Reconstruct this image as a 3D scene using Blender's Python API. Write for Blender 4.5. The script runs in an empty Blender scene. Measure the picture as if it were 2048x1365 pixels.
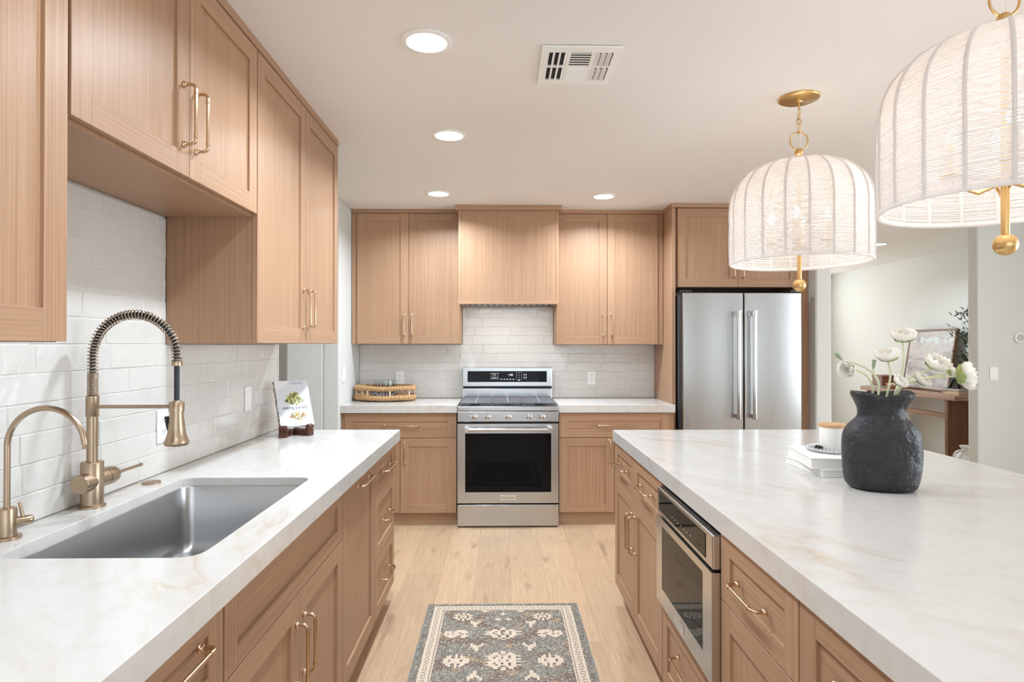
import bpy, bmesh, math, random
from mathutils import Vector, Matrix, geometry, noise
random.seed(7)
PI = math.pi
S = bpy.context.scene
C = S.collection

# ------------------------------------------------------------------ camera, world, light, exposure
HC = 1.37                      # camera height
F = 1247.0                     # focal length in pixels of the 2048 wide frame
cam_d = bpy.data.cameras.new('camera')
cam_d.sensor_width = 36.0
cam_d.lens = F * 36.0 / 2048.0
cam_d.clip_start = 0.02
cam = bpy.data.objects.new('camera', cam_d)
C.objects.link(cam)
cam.location = (0, 0, HC)
cam.rotation_euler = (PI / 2 + math.atan(7.5 / F), 0, -math.atan(22.0 / F))
S.camera = cam

w = bpy.data.worlds.new('world')
S.world = w
w.use_nodes = True
w.node_tree.nodes['Background'].inputs[0].default_value = (0.93, 0.96, 1.0, 1)
w.node_tree.nodes['Background'].inputs[1].default_value = 1.0

S.view_settings.view_transform = 'Standard'
S.view_settings.look = 'None'
S.view_settings.gamma = 1.0
S.view_settings.exposure = 0.22
S.view_settings.use_curve_mapping = False
S.cycles.use_denoising = True
S.cycles.max_bounces = 10
S.cycles.diffuse_bounces = 6
S.cycles.glossy_bounces = 5
S.cycles.transparent_max_bounces = 8
S.cycles.sample_clamp_indirect = 6.0


def area(name, loc, aim, sx, sy, power, col=(1, 1, 1), shape='RECTANGLE', spread=PI):
    d = bpy.data.lights.new(name, 'AREA')
    d.shape = shape
    d.size = sx
    if shape in ('RECTANGLE', 'ELLIPSE'):
        d.size_y = sy
    d.energy = power
    d.color = col
    d.spread = spread
    o = bpy.data.objects.new(name, d)
    C.objects.link(o)
    o.location = loc
    o.rotation_euler = (Vector(aim) - Vector(loc)).to_track_quat('-Z', 'Y').to_euler()
    return o


# added area lamps in place of daylight, their sources unseen
area('daylight_fill_rear', (0.9, -3.25, 1.30), (0.9, 0, 1.25), 3.6, 2.0, 34, (0.78, 0.91, 1.0))  # added fill behind the camera, seated in an unseen opening
area('streak_fill_rear_slim', (4.45, -3.25, 1.25), (4.45, 0, 1.25), 0.34, 2.0, 9, (0.80, 0.92, 1.0))  # added to draw a bright streak on the fridge door
area('daylight_fill_living', (5.22, 1.7, 1.42), (0, 2.6, 1.2), 2.8, 1.8, 102, (0.82, 0.92, 1.0))  # added fill for living-room daylight, at an unseen opening
area('fill_living_far', (3.5, 9.6, 1.5), (4.0, 5.0, 1.2), 2.6, 1.9, 58, (0.95, 0.98, 0.97))  # added fill for the far room, hung before a closed wall
area('fill_hall', (-3.3, 3.6, 1.5), (-1.2, 4.3, 1.3), 1.2, 1.8, 13, (0.86, 0.95, 1.0))  # added fill inside the closed hall, no window beside it
DOWN_POWER = 17.0              # each recessed lamp, watts

# ------------------------------------------------------------------ constants of the room (metres)
XW, YB, ZC = -1.208, 5.34, 2.465
ZT = 0.914                     # worktop height
XR = 5.19                      # far wall of the living room


# ------------------------------------------------------------------ materials
def lin(r, g, b):
    f = lambda c: (c / 255 / 12.92) if c / 255 <= 0.04045 else ((c / 255 + 0.055) / 1.055) ** 2.4
    return (f(r), f(g), f(b), 1.0)


class N:
    def __init__(s, name):
        s.m = bpy.data.materials.new(name)
        s.m.use_nodes = True
        s.t = s.m.node_tree
        s.b = s.t.nodes['Principled BSDF']
        s.out = s.t.nodes['Material Output']

    def n(s, typ, **kw):
        x = s.t.nodes.new(typ)
        for k, v in kw.items():
            setattr(x, k, v)
        return x

    def l(s, a, b):
        s.t.links.new(a, b)

    def set(s, **kw):
        for k, v in kw.items():
            s.b.inputs[k.replace('_', ' ')].default_value = v
        return s

    def math(s, op, a, b=None, c=None):
        x = s.n('ShaderNodeMath', operation=op)
        for i, v in enumerate((a, b, c)):
            if v is None:
                continue
            if isinstance(v, (int, float)):
                x.inputs[i].default_value = v
            else:
                s.l(v, x.inputs[i])
        return x.outputs[0]

    def ramp(s, fac, stops):
        x = s.n('ShaderNodeValToRGB')
        e = x.color_ramp.elements
        while len(e) < len(stops):
            e.new(0.5)
        for i, (p, c) in enumerate(stops):
            e[i].position = p
            e[i].color = c if not isinstance(c, (int, float)) else (c, c, c, 1)
        s.l(fac, x.inputs[0])
        return x.outputs[0]

    def mix(s, fac, a, b, mode='MIX'):
        x = s.n('ShaderNodeMix', data_type='RGBA', blend_type=mode)
        for i, v in ((0, fac), (6, a), (7, b)):
            if isinstance(v, (int, float)):
                x.inputs[i].default_value = v
            elif isinstance(v, tuple):
                x.inputs[i].default_value = v
            else:
                s.l(v, x.inputs[i])
        return x.outputs[2]

    def coords(s, scale=(1, 1, 1), rnd=0.0, rot=(0, 0, 0), which='Object'):
        tc = s.n('ShaderNodeTexCoord').outputs[which]
        if rnd:
            oi = s.n('ShaderNodeObjectInfo').outputs['Random']
            k = s.math('MULTIPLY', oi, rnd)
            cb = s.n('ShaderNodeCombineXYZ')
            for i in range(3):
                s.l(k, cb.inputs[i])
            ad = s.n('ShaderNodeVectorMath', operation='ADD')
            s.l(tc, ad.inputs[0])
            s.l(cb.outputs[0], ad.inputs[1])
            tc = ad.outputs[0]
        mp = s.n('ShaderNodeMapping')
        mp.inputs['Scale'].default_value = scale
        mp.inputs['Rotation'].default_value = rot
        s.l(tc, mp.inputs['Vector'])
        return mp.outputs[0]

    def noise(s, vec, scale=1.0, detail=3.0, rough=0.5, dist=0.0):
        x = s.n('ShaderNodeTexNoise')
        x.inputs['Scale'].default_value = scale
        x.inputs['Detail'].default_value = detail
        x.inputs['Roughness'].default_value = rough
        x.inputs['Distortion'].default_value = dist
        s.l(vec, x.inputs['Vector'])
        return x.outputs['Fac']

    def bump(s, h, strength=0.2, dist=0.002):
        x = s.n('ShaderNodeBump')
        x.inputs['Strength'].default_value = strength
        x.inputs['Distance'].default_value = dist
        s.l(h, x.inputs['Height'])
        s.l(x.outputs[0], s.b.inputs['Normal'])


def plain(name, col, rough=0.5, metal=0.0, **kw):
    k = N(name)
    k.set(Base_Color=col, Roughness=rough, Metallic=metal, **kw)
    return k.m


def wood(name, axis, light, dark, fine=290.0, rough=0.40, along=1.6):
    k = N(name)
    sc = {'x': (along, fine, fine), 'y': (fine, along, fine), 'z': (fine, fine, along)}[axis]
    sc2 = tuple(a * 0.42 for a in sc)
    v1 = k.coords(sc, rnd=7.0)
    v2 = k.coords(sc2, rnd=5.0)
    n1 = k.noise(v1, 1.0, 3.0, 0.6)
    n2 = k.noise(v2, 1.0, 3.0, 0.5, 0.4)
    n = k.math('ADD', k.math('MULTIPLY', n1, 0.80), k.math('MULTIPLY', n2, 0.20))
    col = k.ramp(n, [(0.30, dark), (0.68, light)])
    oi = k.n('ShaderNodeObjectInfo').outputs['Random']
    val = k.math('ADD', k.math('MULTIPLY', oi, 0.10), 0.95)
    hs = k.n('ShaderNodeHueSaturation')
    k.l(col, hs.inputs['Color'])
    k.l(val, hs.inputs['Value'])
    k.l(hs.outputs[0], k.b.inputs['Base Color'])
    k.set(Roughness=rough)
    k.b.inputs['Specular IOR Level'].default_value = 0.28
    k.bump(n1, 0.12, 0.0006)
    return k.m


OAK_L, OAK_D = lin(184, 149, 120), lin(155, 119, 91)
WZ = wood('oak_vertical', 'z', OAK_L, OAK_D)
WX = wood('oak_across', 'x', OAK_L, OAK_D)
WY = wood('oak_along', 'y', OAK_L, OAK_D)
TBL = wood('walnut_table', 'z', lin(122, 84, 60), lin(88, 56, 38), 60)
TBLY = wood('weathered_table_top', 'y', lin(165, 130, 108), lin(112, 82, 64), 60)
DKW = wood('dark_stand_wood', 'x', lin(98, 62, 48), lin(56, 34, 26), 70)
BOXW = wood('burl_box_wood', 'x', lin(140, 90, 60), lin(70, 52, 44), 40)
LIDW = wood('light_lid_wood', 'x', lin(222, 184, 138), lin(196, 150, 104), 90)


def paint(name, col, rough=0.7, b=0.06):
    k = N(name)
    v = k.coords((60, 60, 60))
    k.set(Base_Color=col, Roughness=rough)
    k.bump(k.noise(v, 1.0, 4.0), b, 0.002)
    return k.m


WALL = paint('wall_paint', lin(208, 202, 193))
WALLG = paint('wall_paint_cool', lin(209, 210, 206))
CEIL = paint('ceiling_paint', lin(234, 231, 228), 0.8, 0.03)
WHITE = plain('white_plastic', lin(240, 240, 238), 0.35)
OUTL = plain('outlet_plastic', lin(238, 238, 236), 0.3)
BLACK = plain('matte_black', (0.012, 0.012, 0.013, 1), 0.5)
SLOT = plain('slot_dark', (0.03, 0.028, 0.026, 1), 0.8)
GLOSSBLK = plain('black_glass', (0.004, 0.004, 0.005, 1), 0.03, Specular_IOR_Level=0.12)
RUBBER = plain('black_hose', (0.012, 0.013, 0.018, 1), 0.35)


def metal(name, col, rough, axis=None, an=0.0):
    k = N(name)
    k.set(Base_Color=col, Metallic=1.0, Roughness=rough)
    if axis:
        sc = {'x': (3, 500, 500), 'y': (500, 3, 500), 'z': (500, 500, 3)}[axis]
        v = k.coords(sc)
        n = k.noise(v, 1.0, 2.0)
        r = k.math('ADD', k.math('MULTIPLY', n, 0.12), rough - 0.06)
        k.l(r, k.b.inputs['Roughness'])
        k.bump(n, 0.03, 0.0004)
    return k.m


STEEL = metal('brushed_steel', (0.49, 0.50, 0.51, 1), 0.22, 'x')
STEELV = metal('brushed_steel_door', (0.49, 0.49, 0.485, 1), 0.25, 'z')
STEELY = metal('brushed_steel_side', (0.62, 0.61, 0.595, 1), 0.24, 'y')
SINKS = metal('sink_steel', (0.52, 0.525, 0.53, 1), 0.29)
CHROME = metal('polished_steel', (0.72, 0.73, 0.74, 1), 0.14)
GRATE = plain('cast_iron', (0.10, 0.10, 0.105, 1), 0.42)
PULL = metal('champagne_pull', lin(206, 178, 148), 0.24)
BRONZE = metal('champagne_bronze', lin(178, 157, 134), 0.33, 'z')
SPRING = metal('bronze_spring', lin(166, 148, 128), 0.28)
GOLD = metal('gold_leaf', lin(220, 184, 126), 0.33)
TRANS = plain('bulb_lens', (1, 1, 1, 1), 0.4)


def emit(name, col, st):
    k = N(name)
    k.set(Base_Color=(1, 1, 1, 1), Emission_Color=col, Emission_Strength=st)
    return k.m


LENS = emit('downlight_lens', (1.0, 0.965, 0.92, 1), 5.0)
BULB = emit('candle_bulb', (1.0, 0.93, 0.82, 1), 14.0)
MARK = emit('panel_marks', (0.9, 0.95, 1.0, 1), 0.5)


def glass(name, col=(1, 1, 1, 1), rough=0.0, ior=1.45):
    k = N(name)
    k.set(Base_Color=col, Roughness=rough, IOR=ior, Transmission_Weight=1.0)
    return k.m


GLASS = glass('clear_glass', (0.90, 0.93, 0.925, 1))


DISH = N('beaded_glass').set(Base_Color=(0.93, 0.94, 0.94, 1), Roughness=0.08, IOR=1.3, Transmission_Weight=0.55).m


def stone():
    k = N('quartzite')
    v = k.coords((1, 1, 1), rot=(0, 0, math.radians(-36)))
    d = k.noise(v, 1.3, 3.0)
    ad = k.n('ShaderNodeVectorMath', operation='MULTIPLY_ADD')
    cb = k.n('ShaderNodeCombineXYZ')
    for i in range(3):
        k.l(k.math('SUBTRACT', d, 0.5), cb.inputs[i])
    k.l(cb.outputs[0], ad.inputs[0])
    ad.inputs[1].default_value = (0.55, 0.4, 0.4)
    k.l(v, ad.inputs[2])
    mp = k.n('ShaderNodeMapping')
    mp.inputs['Scale'].default_value = (3.6, 0.9, 2.0)
    k.l(ad.outputs[0], mp.inputs['Vector'])
    n1 = k.noise(mp.outputs[0], 1.0, 5.0, 0.55, 0.3)
    vein = k.math('ABSOLUTE', k.math('SUBTRACT', n1, 0.52))
    vmask = k.ramp(vein, [(0.0, 1.0), (0.008, 0.5), (0.034, 0.0)])
    big = k.noise(v, 2.2, 2.0)
    gate = k.ramp(big, [(0.50, 0.0), (0.68, 1.0)])
    vm = k.math('MULTIPLY', vmask, gate)
    mp2 = k.n('ShaderNodeMapping')
    mp2.inputs['Scale'].default_value = (9.0, 1.3, 5.0)
    mp2.inputs['Location'].default_value = (3, 5, 1)
    k.l(ad.outputs[0], mp2.inputs['Vector'])
    n2 = k.noise(mp2.outputs[0], 1.0, 6.0, 0.65)
    cloud = k.ramp(n2, [(0.50, 0.0), (0.74, 1.0)])
    base = k.mix(k.math('MULTIPLY', cloud, 0.75), lin(207, 204, 200), lin(196, 187, 176))
    g2 = k.noise(v, 26.0, 4.0)
    base = k.mix(k.math('MULTIPLY', k.ramp(g2, [(0.5, 0.0), (0.8, 1.0)]), 0.35), base, lin(188, 182, 174))
    col = k.mix(k.math('MULTIPLY', vm, 0.6), base, lin(184, 158, 122))
    k.l(col, k.b.inputs['Base Color'])
    k.set(Roughness=0.16)
    k.b.inputs['Specular IOR Level'].default_value = 0.5
    return k.m


STONE = stone()


def floor_mat():
    k = N('oak_planks')
    tc = k.n('ShaderNodeTexCoord').outputs['Object']
    sp = k.n('ShaderNodeSeparateXYZ')
    k.l(tc, sp.inputs[0])
    W_, L_ = 0.205, 1.5
    row = k.math('FLOOR', k.math('DIVIDE', k.math('ADD', sp.outputs[0], 20.035), W_))
    wn = k.n('ShaderNodeTexWhiteNoise', noise_dimensions='1D')
    k.l(row, wn.inputs['W'])
    yy = k.math('DIVIDE', k.math('ADD', sp.outputs[1], k.math('MULTIPLY', wn.outputs['Value'], L_)), L_)
    col_i = k.math('FLOOR', yy)
    fx = k.math('FRACT', k.math('DIVIDE', k.math('ADD', sp.outputs[0], 20.035), W_))
    fy = k.math('FRACT', yy)
    ex = k.math('MINIMUM', fx, k.math('SUBTRACT', 1.0, fx))
    ey = k.math('MINIMUM', fy, k.math('SUBTRACT', 1.0, fy))
    seam = k.math('MINIMUM', k.math('MULTIPLY', ex, W_), k.math('MULTIPLY', ey, L_))
    smask = k.ramp(k.math('MULTIPLY', seam, 100.0), [(0.04, 1.0), (0.16, 0.0)])
    cb = k.n('ShaderNodeCombineXYZ')
    k.l(row, cb.inputs[0])
    k.l(col_i, cb.inputs[1])
    w2 = k.n('ShaderNodeTexWhiteNoise', noise_dimensions='2D')
    k.l(cb.outputs[0], w2.inputs['Vector'])
    pid = w2.outputs['Value']
    # grain coordinates shifted for each plank
    cb2 = k.n('ShaderNodeCombineXYZ')
    k.l(k.math('ADD', sp.outputs[0], k.math('MULTIPLY', pid, 13.0)), cb2.inputs[0])
    k.l(k.math('ADD', sp.outputs[1], k.math('MULTIPLY', pid, 31.0)), cb2.inputs[1])
    mp = k.n('ShaderNodeMapping')
    mp.inputs['Scale'].default_value = (90, 3.0, 1)
    k.l(cb2.outputs[0], mp.inputs['Vector'])
    g1 = k.noise(mp.outputs[0], 1.0, 4.0, 0.6)
    mp2 = k.n('ShaderNodeMapping')
    mp2.inputs['Scale'].default_value = (13, 1.1, 1)
    k.l(cb2.outputs[0], mp2.inputs['Vector'])
    g2 = k.noise(mp2.outputs[0], 1.0, 4.0, 0.55, 1.2)
    wv = k.math('FRACT', k.math('MULTIPLY', g2, 9.0))
    ring = k.ramp(wv, [(0.0, 0.0), (0.5, 1.0), (1.0, 0.0)])
    mp3 = k.n('ShaderNodeMapping')
    mp3.inputs['Scale'].default_value = (9.0, 2.6, 1)
    k.l(cb2.outputs[0], mp3.inputs['Vector'])
    g3 = k.noise(mp3.outputs[0], 1.0, 2.0, 0.5)
    knot = k.ramp(g3, [(0.62, 0.0), (0.76, 1.0)])
    a = k.mix(g1, lin(164, 133, 102), lin(212, 183, 151))
    a = k.mix(k.math('MULTIPLY', ring, 0.34), a, lin(170, 136, 102))
    a = k.mix(k.math('MULTIPLY', knot, 0.65), a, lin(136, 104, 78))
    tint = k.math('ADD', k.math('MULTIPLY', pid, 0.16), 0.90)
    hs = k.n('ShaderNodeHueSaturation')
    k.l(a, hs.inputs['Color'])
    k.l(tint, hs.inputs['Value'])
    c = k.mix(k.math('MULTIPLY', smask, 0.55), hs.outputs[0], lin(128, 98, 72))
    k.l(c, k.b.inputs['Base Color'])
    k.set(Roughness=0.45)
    k.bump(k.math('SUBTRACT', k.math('MULTIPLY', g1, 0.3), smask), 0.15, 0.001)
    return k.m


FLOOR = floor_mat()


def tile_mat():
    k = N('glazed_tile')
    v = k.coords((1, 1, 1))
    a = k.noise(v, 34.0, 2.0, 0.5, 0.3)
    b = k.noise(v, 9.0, 2.0)
    h = k.math('ADD', k.math('MULTIPLY', a, 0.5), b)
    k.l(k.mix(b, lin(219, 216, 211), lin(211, 208, 203)), k.b.inputs['Base Color'])
    k.set(Roughness=0.07)
    k.bump(h, 0.55, 0.007)
    return k.m


TILE = tile_mat()
GROUT = plain('grout', lin(219, 216, 212), 0.8)


def rope_mat(name, c1, c2, sc=220):
    k = N(name)
    v = k.coords((sc, sc, sc))
    n = k.noise(v, 1.0, 3.0)
    k.l(k.ramp(n, [(0.35, c2), (0.65, c1)]), k.b.inputs['Base Color'])
    k.set(Roughness=0.8)
    k.bump(n, 0.4, 0.002)
    return k.m


SEAGRASS = rope_mat('seagrass', lin(206, 168, 122), lin(146, 106, 66), 160)


def cord_mat():
    k = N('white_cord')
    k.set(Base_Color=lin(246, 243, 242), Roughness=0.85)
    tr = k.n('ShaderNodeBsdfTranslucent')
    tr.inputs[0].default_value = lin(250, 248, 247)
    mx = k.n('ShaderNodeMixShader')
    mx.inputs[0].default_value = 0.42
    k.l(k.b.outputs[0], mx.inputs[1])
    k.l(tr.outputs[0], mx.inputs[2])
    k.l(mx.outputs[0], k.out.inputs[0])
    return k.m


CORD = cord_mat()


def clay():
    k = N('black_clay')
    v = k.coords((1, 1, 1))
    n1 = k.noise(v, 17.0, 6.0, 0.65, 0.4)
    n2 = k.noise(v, 70.0, 3.0, 0.6)
    n3 = k.noise(v, 9.0, 2.0)
    k.l(k.ramp(n1, [(0.35, lin(14, 14, 16)), (0.74, lin(40, 42, 47))]), k.b.inputs['Base Color'])
    k.l(k.ramp(n3, [(0.3, 0.30), (0.7, 0.48)]), k.b.inputs['Roughness'])
    k.bump(k.math('ADD', n1, k.math('MULTIPLY', n2, 0.35)), 0.85, 0.014)
    return k.m


CLAY = clay()


def petal_mat():
    k = N('white_petal')
    k.set(Base_Color=lin(248, 246, 242), Roughness=0.7)
    tr = k.n('ShaderNodeBsdfTranslucent')
    tr.inputs[0].default_value = lin(250, 248, 240)
    mx = k.n('ShaderNodeMixShader')
    mx.inputs[0].default_value = 0.42
    k.l(k.b.outputs[0], mx.inputs[1])
    k.l(tr.outputs[0], mx.inputs[2])
    k.l(mx.outputs[0], k.out.inputs[0])
    return k.m


PETAL = petal_mat()
STEM = plain('pale_stem', lin(212, 216, 182), 0.6)
SEPAL = plain('green_sepal', lin(160, 176, 106), 0.6)
BUDM = plain('grey_green_bud', lin(150, 168, 140), 0.6)
OLIVE = plain('olive_leaf', lin(58, 70, 52), 0.6)
BARK = plain('branch_bark', lin(84, 72, 58), 0.8)
PAGE = plain('page_edges', lin(232, 230, 226), 0.8)
COVER = plain('white_cover', lin(240, 239, 237), 0.45)
TANPAGE = plain('tan_book_edge', lin(196, 168, 140), 0.7)
DKCOVER = plain('dark_cover', lin(60, 54, 50), 0.6)
CERAM = plain('white_ceramic', lin(240, 239, 236), 0.25)
URN = plain('matte_white_urn', lin(214, 212, 206), 0.7)
DKCLOTH = None


# ------------------------------------------------------------------ geometry helpers
class G:
    """collects faces in world coordinates; build() links them as one mesh object"""

    def __init__(s):
        s.v, s.f, s.mi, s.col = [], [], [], None

    def poly(s, pts, m=0):
        i = len(s.v)
        s.v += [tuple(p) for p in pts]
        s.f.append(tuple(range(i, i + len(pts))))
        s.mi.append(m)

    def box(s, x0, x1, y0, y1, z0, z1, m=0, rot=None):
        i = len(s.v)
        P = [(x, y, z) for x in (x0, x1) for y in (y0, y1) for z in (z0, z1)]
        if rot:
            mat, c = rot
            P = [tuple(mat @ (Vector(p) - c) + c) for p in P]
        s.v += P
        for q in ((0, 1, 3, 2), (4, 6, 7, 5), (0, 4, 5, 1), (2, 3, 7, 6), (0, 2, 6, 4), (1, 5, 7, 3)):
            s.f.append(tuple(i + k for k in q))
            s.mi.append(m)
        return s

    def obox(s, c, ax, ay, az, m=0):
        """box by centre and three half vectors"""
        c, ax, ay, az = Vector(c), Vector(ax), Vector(ay), Vector(az)
        i = len(s.v)
        s.v += [tuple(c + a * ax + b * ay + d * az) for a in (-1, 1) for b in (-1, 1) for d in (-1, 1)]
        for q in ((0, 1, 3, 2), (4, 6, 7, 5), (0, 4, 5, 1), (2, 3, 7, 6), (0, 2, 6, 4), (1, 5, 7, 3)):
            s.f.append(tuple(i + k for k in q))
            s.mi.append(m)
        return s

    def loops(s, rings, m=0, closed=False, cap0=True, cap1=True):
        n = len(rings[0])
        i = len(s.v)
        for r in rings:
            s.v += [tuple(p) for p in r]
        R = len(rings)
        for a in range(R if closed else R - 1):
            b = (a + 1) % R
            for k in range(n):
                k2 = (k + 1) % n
                s.f.append((i + a * n + k, i + a * n + k2, i + b * n + k2, i + b * n + k))
                s.mi.append(m)
        if not closed:
            if cap0:
                s.f.append(tuple(i + k for k in range(n)))
                s.mi.append(m)
            if cap1:
                s.f.append(tuple(i + (R - 1) * n + k for k in range(n)))
                s.mi.append(m)
        return s

    def tube(s, path, r, seg=8, m=0, closed=False, cap=True):
        P = [Vector(p) for p in path]
        n = len(P)
        rr = r if isinstance(r, (list, tuple)) else [r] * n
        rings = []
        up = None
        for i in range(n):
            if closed:
                t = P[(i + 1) % n] - P[i - 1]
            else:
                t = P[min(i + 1, n - 1)] - P[max(i - 1, 0)]
            t.normalize()
            if up is None:
                up = Vector((0, 0, 1)) if abs(t.z) < 0.9 else Vector((1, 0, 0))
            a = up - t * up.dot(t)
            if a.length < 1e-5:
                a = t.orthogonal()
            a.normalize()
            up = a
            b = t.cross(a)
            rings.append([P[i] + rr[i] * (math.cos(2 * PI * k / seg) * a + math.sin(2 * PI * k / seg) * b) for k in range(seg)])
        return s.loops(rings, m, closed, cap, cap)

    def cyl(s, p0, p1, r0, r1=None, seg=24, m=0):
        return s.tube([p0, p1], [r0, r0 if r1 is None else r1], seg, m)

    def lathe(s, prof, c=(0, 0, 0), seg=32, m=0, sx=1.0, sy=1.0, axis='z', cap=True):
        rings = []
        for r, z in prof:
            ring = []
            for k in range(seg):
                a = 2 * PI * k / seg
                u, v = r * math.cos(a) * sx, r * math.sin(a) * sy
                if axis == 'z':
                    p = (c[0] + u, c[1] + v, c[2] + z)
                elif axis == 'y':
                    p = (c[0] + u, c[1] + z, c[2] + v)
                else:
                    p = (c[0] + z, c[1] + u, c[2] + v)
                ring.append(p)
            rings.append(ring)
        return s.loops(rings, m, False, cap, cap)

    def sphere(s, c, r, seg=20, m=0, sz=1.0):
        n = seg // 2
        return s.lathe([(max(1e-4, r * math.sin(PI * i / n)), -r * sz * math.cos(PI * i / n)) for i in range(n + 1)], c, seg, m)

    def torus(s, c, R, r, axis='z', seg=28, sub=8, m=0):
        pts = []
        for k in range(seg):
            a = 2 * PI * k / seg
            u, v = R * math.cos(a), R * math.sin(a)
            pts.append({'z': (c[0] + u, c[1] + v, c[2]), 'y': (c[0] + u, c[1], c[2] + v), 'x': (c[0], c[1] + u, c[2] + v)}[axis])
        return s.tube(pts, r, sub, m, closed=True)

    def build(s, name, mats, parent=None, org=None, smooth=None, bevel=0.0, bseg=2, recalc=True):
        o_ = ORG.get(parent, Vector((0, 0, 0))) if org is None else Vector(org)
        me = bpy.data.meshes.new(name)
        me.from_pydata([(x - o_.x, y - o_.y, z - o_.z) for x, y, z in s.v], [], s.f)
        mats = mats if isinstance(mats, (list, tuple)) else [mats]
        for m in mats:
            me.materials.append(m)
        if len(mats) > 1:
            me.polygons.foreach_set('material_index', s.mi)
        if recalc:
            b = bmesh.new()
            b.from_mesh(me)
            bmesh.ops.recalc_face_normals(b, faces=b.faces)
            b.to_mesh(me)
            b.free()
        if smooth:
            me.shade_smooth()
            me.set_sharp_from_angle(angle=math.radians(smooth))
        o = bpy.data.objects.new(name, me)
        C.objects.link(o)
        if parent is not None:
            o.parent = parent
            ORG[o] = ORG[parent]
        else:
            o.location = o_
            ORG[o] = o_
        if bevel:
            md = o.modifiers.new('bevel', 'BEVEL')
            md.width = bevel
            md.segments = bseg
            md.limit_method = 'ANGLE'
            md.angle_limit = math.radians(40)
        return o


ORG = {}


def tag(o, label, cat, group=None):
    o['label'] = label
    o['category'] = cat
    if group:
        o['group'] = group
    return o


def thing(name, label, cat, loc, group=None):
    o = bpy.data.objects.new(name, None)
    o.empty_display_size = 0.05
    C.objects.link(o)
    o.location = loc
    ORG[o] = Vector(loc)
    return tag(o, label, cat, group)


def struct(g, name, mat, **kw):
    o = g.build(name, mat, **kw)
    o['kind'] = 'structure'
    return o


def arc(c, r, a0, a1, n, plane='xz'):
    out = []
    for i in range(n + 1):
        a = a0 + (a1 - a0) * i / n
        u, v = r * math.cos(a), r * math.sin(a)
        out.append({'xz': (c[0] + u, c[1], c[2] + v), 'xy': (c[0] + u, c[1] + v, c[2]), 'yz': (c[0], c[1] + u, c[2] + v)}[plane])
    return out


def text_faces(g, body, size, place, m=0, align='CENTER', depth=0.0004):
    """turns lettering into faces; place maps (u, v, d) to a world point"""
    cu = bpy.data.curves.new('t', 'FONT')
    cu.body = body
    cu.size = size
    cu.align_x = align
    cu.align_y = 'CENTER'
    to = bpy.data.objects.new('t', cu)
    C.objects.link(to)
    dg = bpy.context.evaluated_depsgraph_get()
    me = bpy.data.meshes.new_from_object(to.evaluated_get(dg))
    for p in me.polygons:
        g.poly([place(me.vertices[i].co.x, me.vertices[i].co.y, depth) for i in p.vertices], m)
    bpy.data.objects.remove(to)
    bpy.data.curves.remove(cu)
    bpy.data.meshes.remove(me)


# ------------------------------------------------------------------ the room shell
T = 0.12
g = G(); g.box(-4.2, XR + T, -3.4, 9.9, -0.05, 0.0)
struct(g, 'floor', FLOOR)
g = G(); g.box(-4.2, XR + T, -3.4, 9.9, ZC, ZC + 0.06)
struct(g, 'ceiling', CEIL)
g = G(); g.box(XW - T, XW, -3.2, 3.385, 0, ZC)
struct(g, 'wall_left', WALL, bevel=0.012, bseg=3)
# the wall beyond the hall opening, with its rounded end
g = G(); g.box(XW - T, XW, 4.68, YB + T, 0, ZC); g.box(-1.60, XW - T + 0.001, 4.68, 4.80, 0, ZC)
struct(g, 'wall_hall', WALLG, bevel=0.012, bseg=3)
g = G(); g.box(-3.6, -1.60, 6.2, 6.3, 0, ZC); g.box(-3.7, -3.6, 2.4, 6.3, 0, ZC); g.box(-3.6, XW - T, 2.3, 2.4, 0, ZC)
struct(g, 'wall_hall_far', WALLG)
g = G(); g.box(XW, 2.378, YB, YB + T, 0, ZC)
struct(g, 'wall_back', WALL)
g = G(); g.box(2.39, 2.514, 4.69, YB + T, 0, ZC)
struct(g, 'wall_fridge', WALLG, bevel=0.018, bseg=3)
g = G(); g.box(4.09, XR, 5.28, 5.40, 0, ZC)
struct(g, 'wall_right', WALLG, bevel=0.018, bseg=3)
g = G(); g.box(XR, XR + T, 3.2, 9.9, 0, ZC); g.box(XR, XR + T, -3.2, 0.2, 0, ZC); g.box(XR, XR + T, 0.2, 3.2, 0, 0.5); g.box(XR, XR + T, 0.2, 3.2, 2.35, ZC)
struct(g, 'wall_living', WALLG)  # the opening on the near side is unseen, added for the fill lamp
g = G(); g.box(2.39, XR, 9.7, 9.8, 0, ZC); g.box(2.39, 2.514, YB + T, 9.7, 0, ZC)
struct(g, 'wall_living_far', WALLG)
g = G(); g.box(XW, -1.0, -3.4, -3.3, 0, ZC); g.box(-1.0, 2.8, -3.4, -3.3, 2.36, ZC); g.box(-1.0, 2.8, -3.4, -3.3, 0, 0.25); g.box(2.8, 4.26, -3.4, -3.3, 0, ZC); g.box(4.26, 4.64, -3.4, -3.3, 2.36, ZC); g.box(4.26, 4.64, -3.4, -3.3, 0, 0.2); g.box(4.64, XR, -3.4, -3.3, 0, ZC)
struct(g, 'wall_rear', WALL)  # unseen openings added for the fill lamps, the narrow one for the fridge streak


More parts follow.
